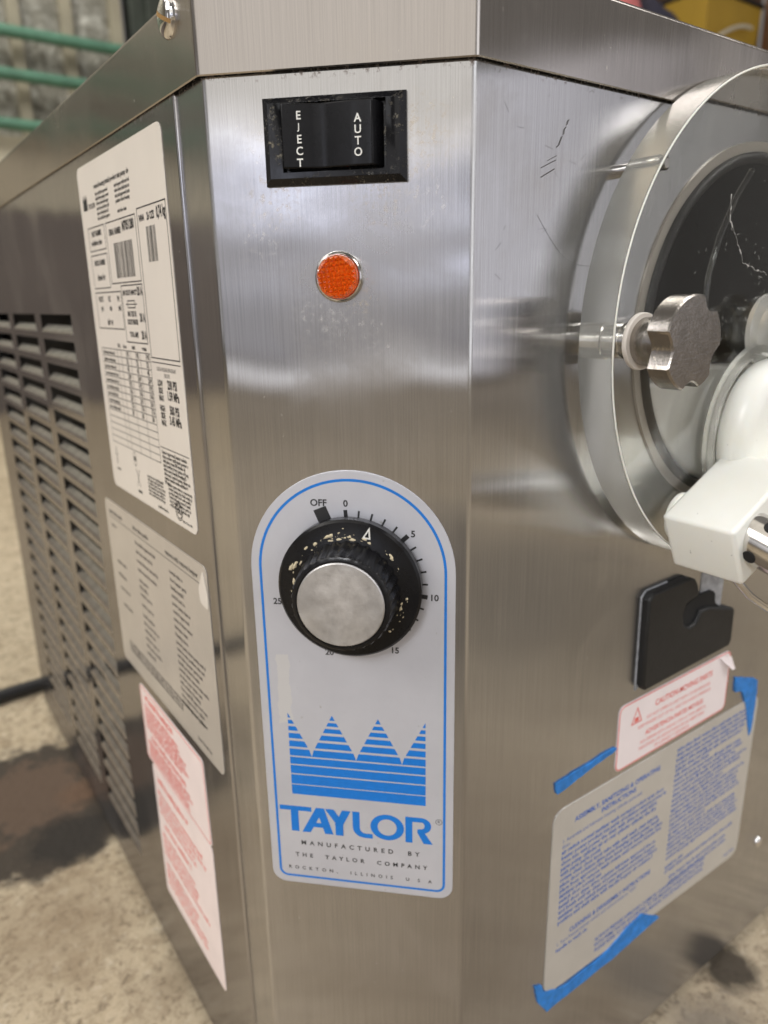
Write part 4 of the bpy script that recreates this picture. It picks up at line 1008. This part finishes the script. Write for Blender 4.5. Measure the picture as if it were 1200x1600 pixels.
for (a, b), (c, d) in zip(path, path[1:]):
    for k in range(4): fine.append((a+(c-a)*k/4+rn.uniform(-.0005, .0005), b+(d-b)*k/4+rn.uniform(-.0005, .0005)))
for i in range(len(fine)-1): stroke(mb, FR, [fine[i], fine[i+1]], rn.choice([.00015, .0002, .0003, .0008]), YF+.00025)
for _ in range(170):
    a = rn.uniform(0, 6.28); r = rn.uniform(.02, .112); x, z = DX+r*math.cos(a), DZ+r*math.sin(a)
    if z < -.23: continue
    th = rn.uniform(-1.2, 1.4); l = rn.uniform(.0006, .0032); stroke(mb, FR, [(x, z), (x+l*math.cos(th), z+l*math.sin(th))], rn.uniform(.00010, .00022), YF+.0002)
o = mb.build('surface_scratches', M['white_scratch'], door); o['kind'] = 'stuff'

# hand screw
SU, SV = .0880, -.1190
mb = MB(); mb.lathe(FR, SU, SV, [(.0090, .0), (.0090, .012), (.0082, .0125), (.0082, YF+.003)], 40); hs = mb.build('hand_screw', M['bright_steel'], mach, smooth=40)
mb = MB(); mb.ring(FR, SU, SV, .0092, .0140, YF+.0003, YF+.0030, 56); mb.build('washer', M['data_white'], hs, bevel=.0006)
mb = MB(); mb.lathe(FR, SU, SV, [(.0112, YF+.003), (.0118, YF+.004), (.0118, .0430), (.0100, .0450)], 44); mb.build('collar', M['knob_steel'], hs, smooth=40)
mb = MB(); prof = []; nl = 5; seg = 180
def lobed(t):
    r = .0222
    for a, hw, dp in ((187, 23, .0052), (58, 18, .0042), (335, 21, .0042), (272, 18, .0042)):
        d = abs((math.degrees(t)-a+180) % 360-180)/hw
        if d < 1: r = min(r, .0222-dp*math.cos(d*math.pi/2)**.8)
    return r
for rr_, wv in ((-.0014, .0445), (0, .0457), (0, .0560), (-.0008, .0568)):
    prof.append([FR.p(SU+(lobed(t)+rr_)*math.cos(t), SV+(lobed(t)+rr_)*math.sin(t), wv) for t in [2*math.pi*i/seg for i in range(seg)]])
mb.rings(prof, True, True); mb.build('knob_head', M['knob_steel'], hs, smooth=30)
mb = MB(); mb.lathe(FR, .1020, -.0362, [(.0032, .0), (.0032, .008), (.0027, .0082), (.0027, .0088), (.0032, .009), (.0032, .021), (.0022, .0225)], 24); mb.build('locating_pin', M['bright_steel'], mach, smooth=40)

# draw valve: white round plug, white tilted lever block, drilled steel tube
F0 = FR
mb = MB(); R = .0440; pf = [(R*.94, YF+.0004), (R*.985, YF+.0025)]+[(R-.011+.011*math.cos(math.radians(a)), YF+.008+.011*math.sin(math.radians(a))) for a in (0, 15, 30, 45, 60, 75, 90)]+[(.002, YF+.0205)]
mb.lathe(FR, .2090, -.1775, pf, 72); dv = mb.build('draw_valve', M['white_plastic'], mach, smooth=50); dv['label'] = 'white plastic draw valve with tilted lever block'
th = math.radians(26); LV = Frame((.1195, 0, -.2140), (math.cos(th), 0, math.sin(th)), (-math.sin(th), 0, math.cos(th)), (0, -1, 0))
mb = MB(); mb.prism(LV, rpoly([(-.0030, -.0350), (.021, -.0360), (.150, -.0360), (.150, -.0075), (.073, -.0085), (.060, .0020), (-.0030, .0015)], .0025, 4), .0295, .0710); mb.build('lever_block', M['white_plastic'], dv, bevel=.0032)
TB = Frame((.1405, -.0700, -.2215), (1, 0, 0), (0, -.27, .963), (0, -.963, -.27))
mb = MB(); mb.lathe(TB, 0, 0, [(.0135, -.004), (.0135, .075), (.0125, .076)], 48); tb = mb.build('drilled_tube', M['bright_steel'], dv, smooth=40)
for ang, wv in ((118, .008), (205, .006), (118, .034), (205, .032)):
    a = math.radians(ang); nn = TB.u*math.cos(a)+TB.v*math.sin(a); tt = -TB.u*math.sin(a)+TB.v*math.cos(a)
    HF = Frame(TB.p(.0130*math.cos(a), .0130*math.sin(a), wv), tt, TB.n, nn)
    mb = MB(); mb.lathe(HF, 0, 0, [(.0036, .0001), (.0036, .0007)], 24); mb.build('tube_hole', M['gap'], dv)
mb = MB(); mb.ring(FR, .1375, -.2190, .0105, .0140, YF+.0002, YF+.0035, 40); mb.build('port_ring', M['white_plastic'], door, bevel=.0008)
mb = MB(); mb.tube([(.1290, -.056, -.2330), (.1480, -.067, -.2570), (.1700, -.067, -.2705), (.2100, -.066, -.2920)], .0022, 12); mb.build('drip_rod', M['chrome'], dv, smooth=50)
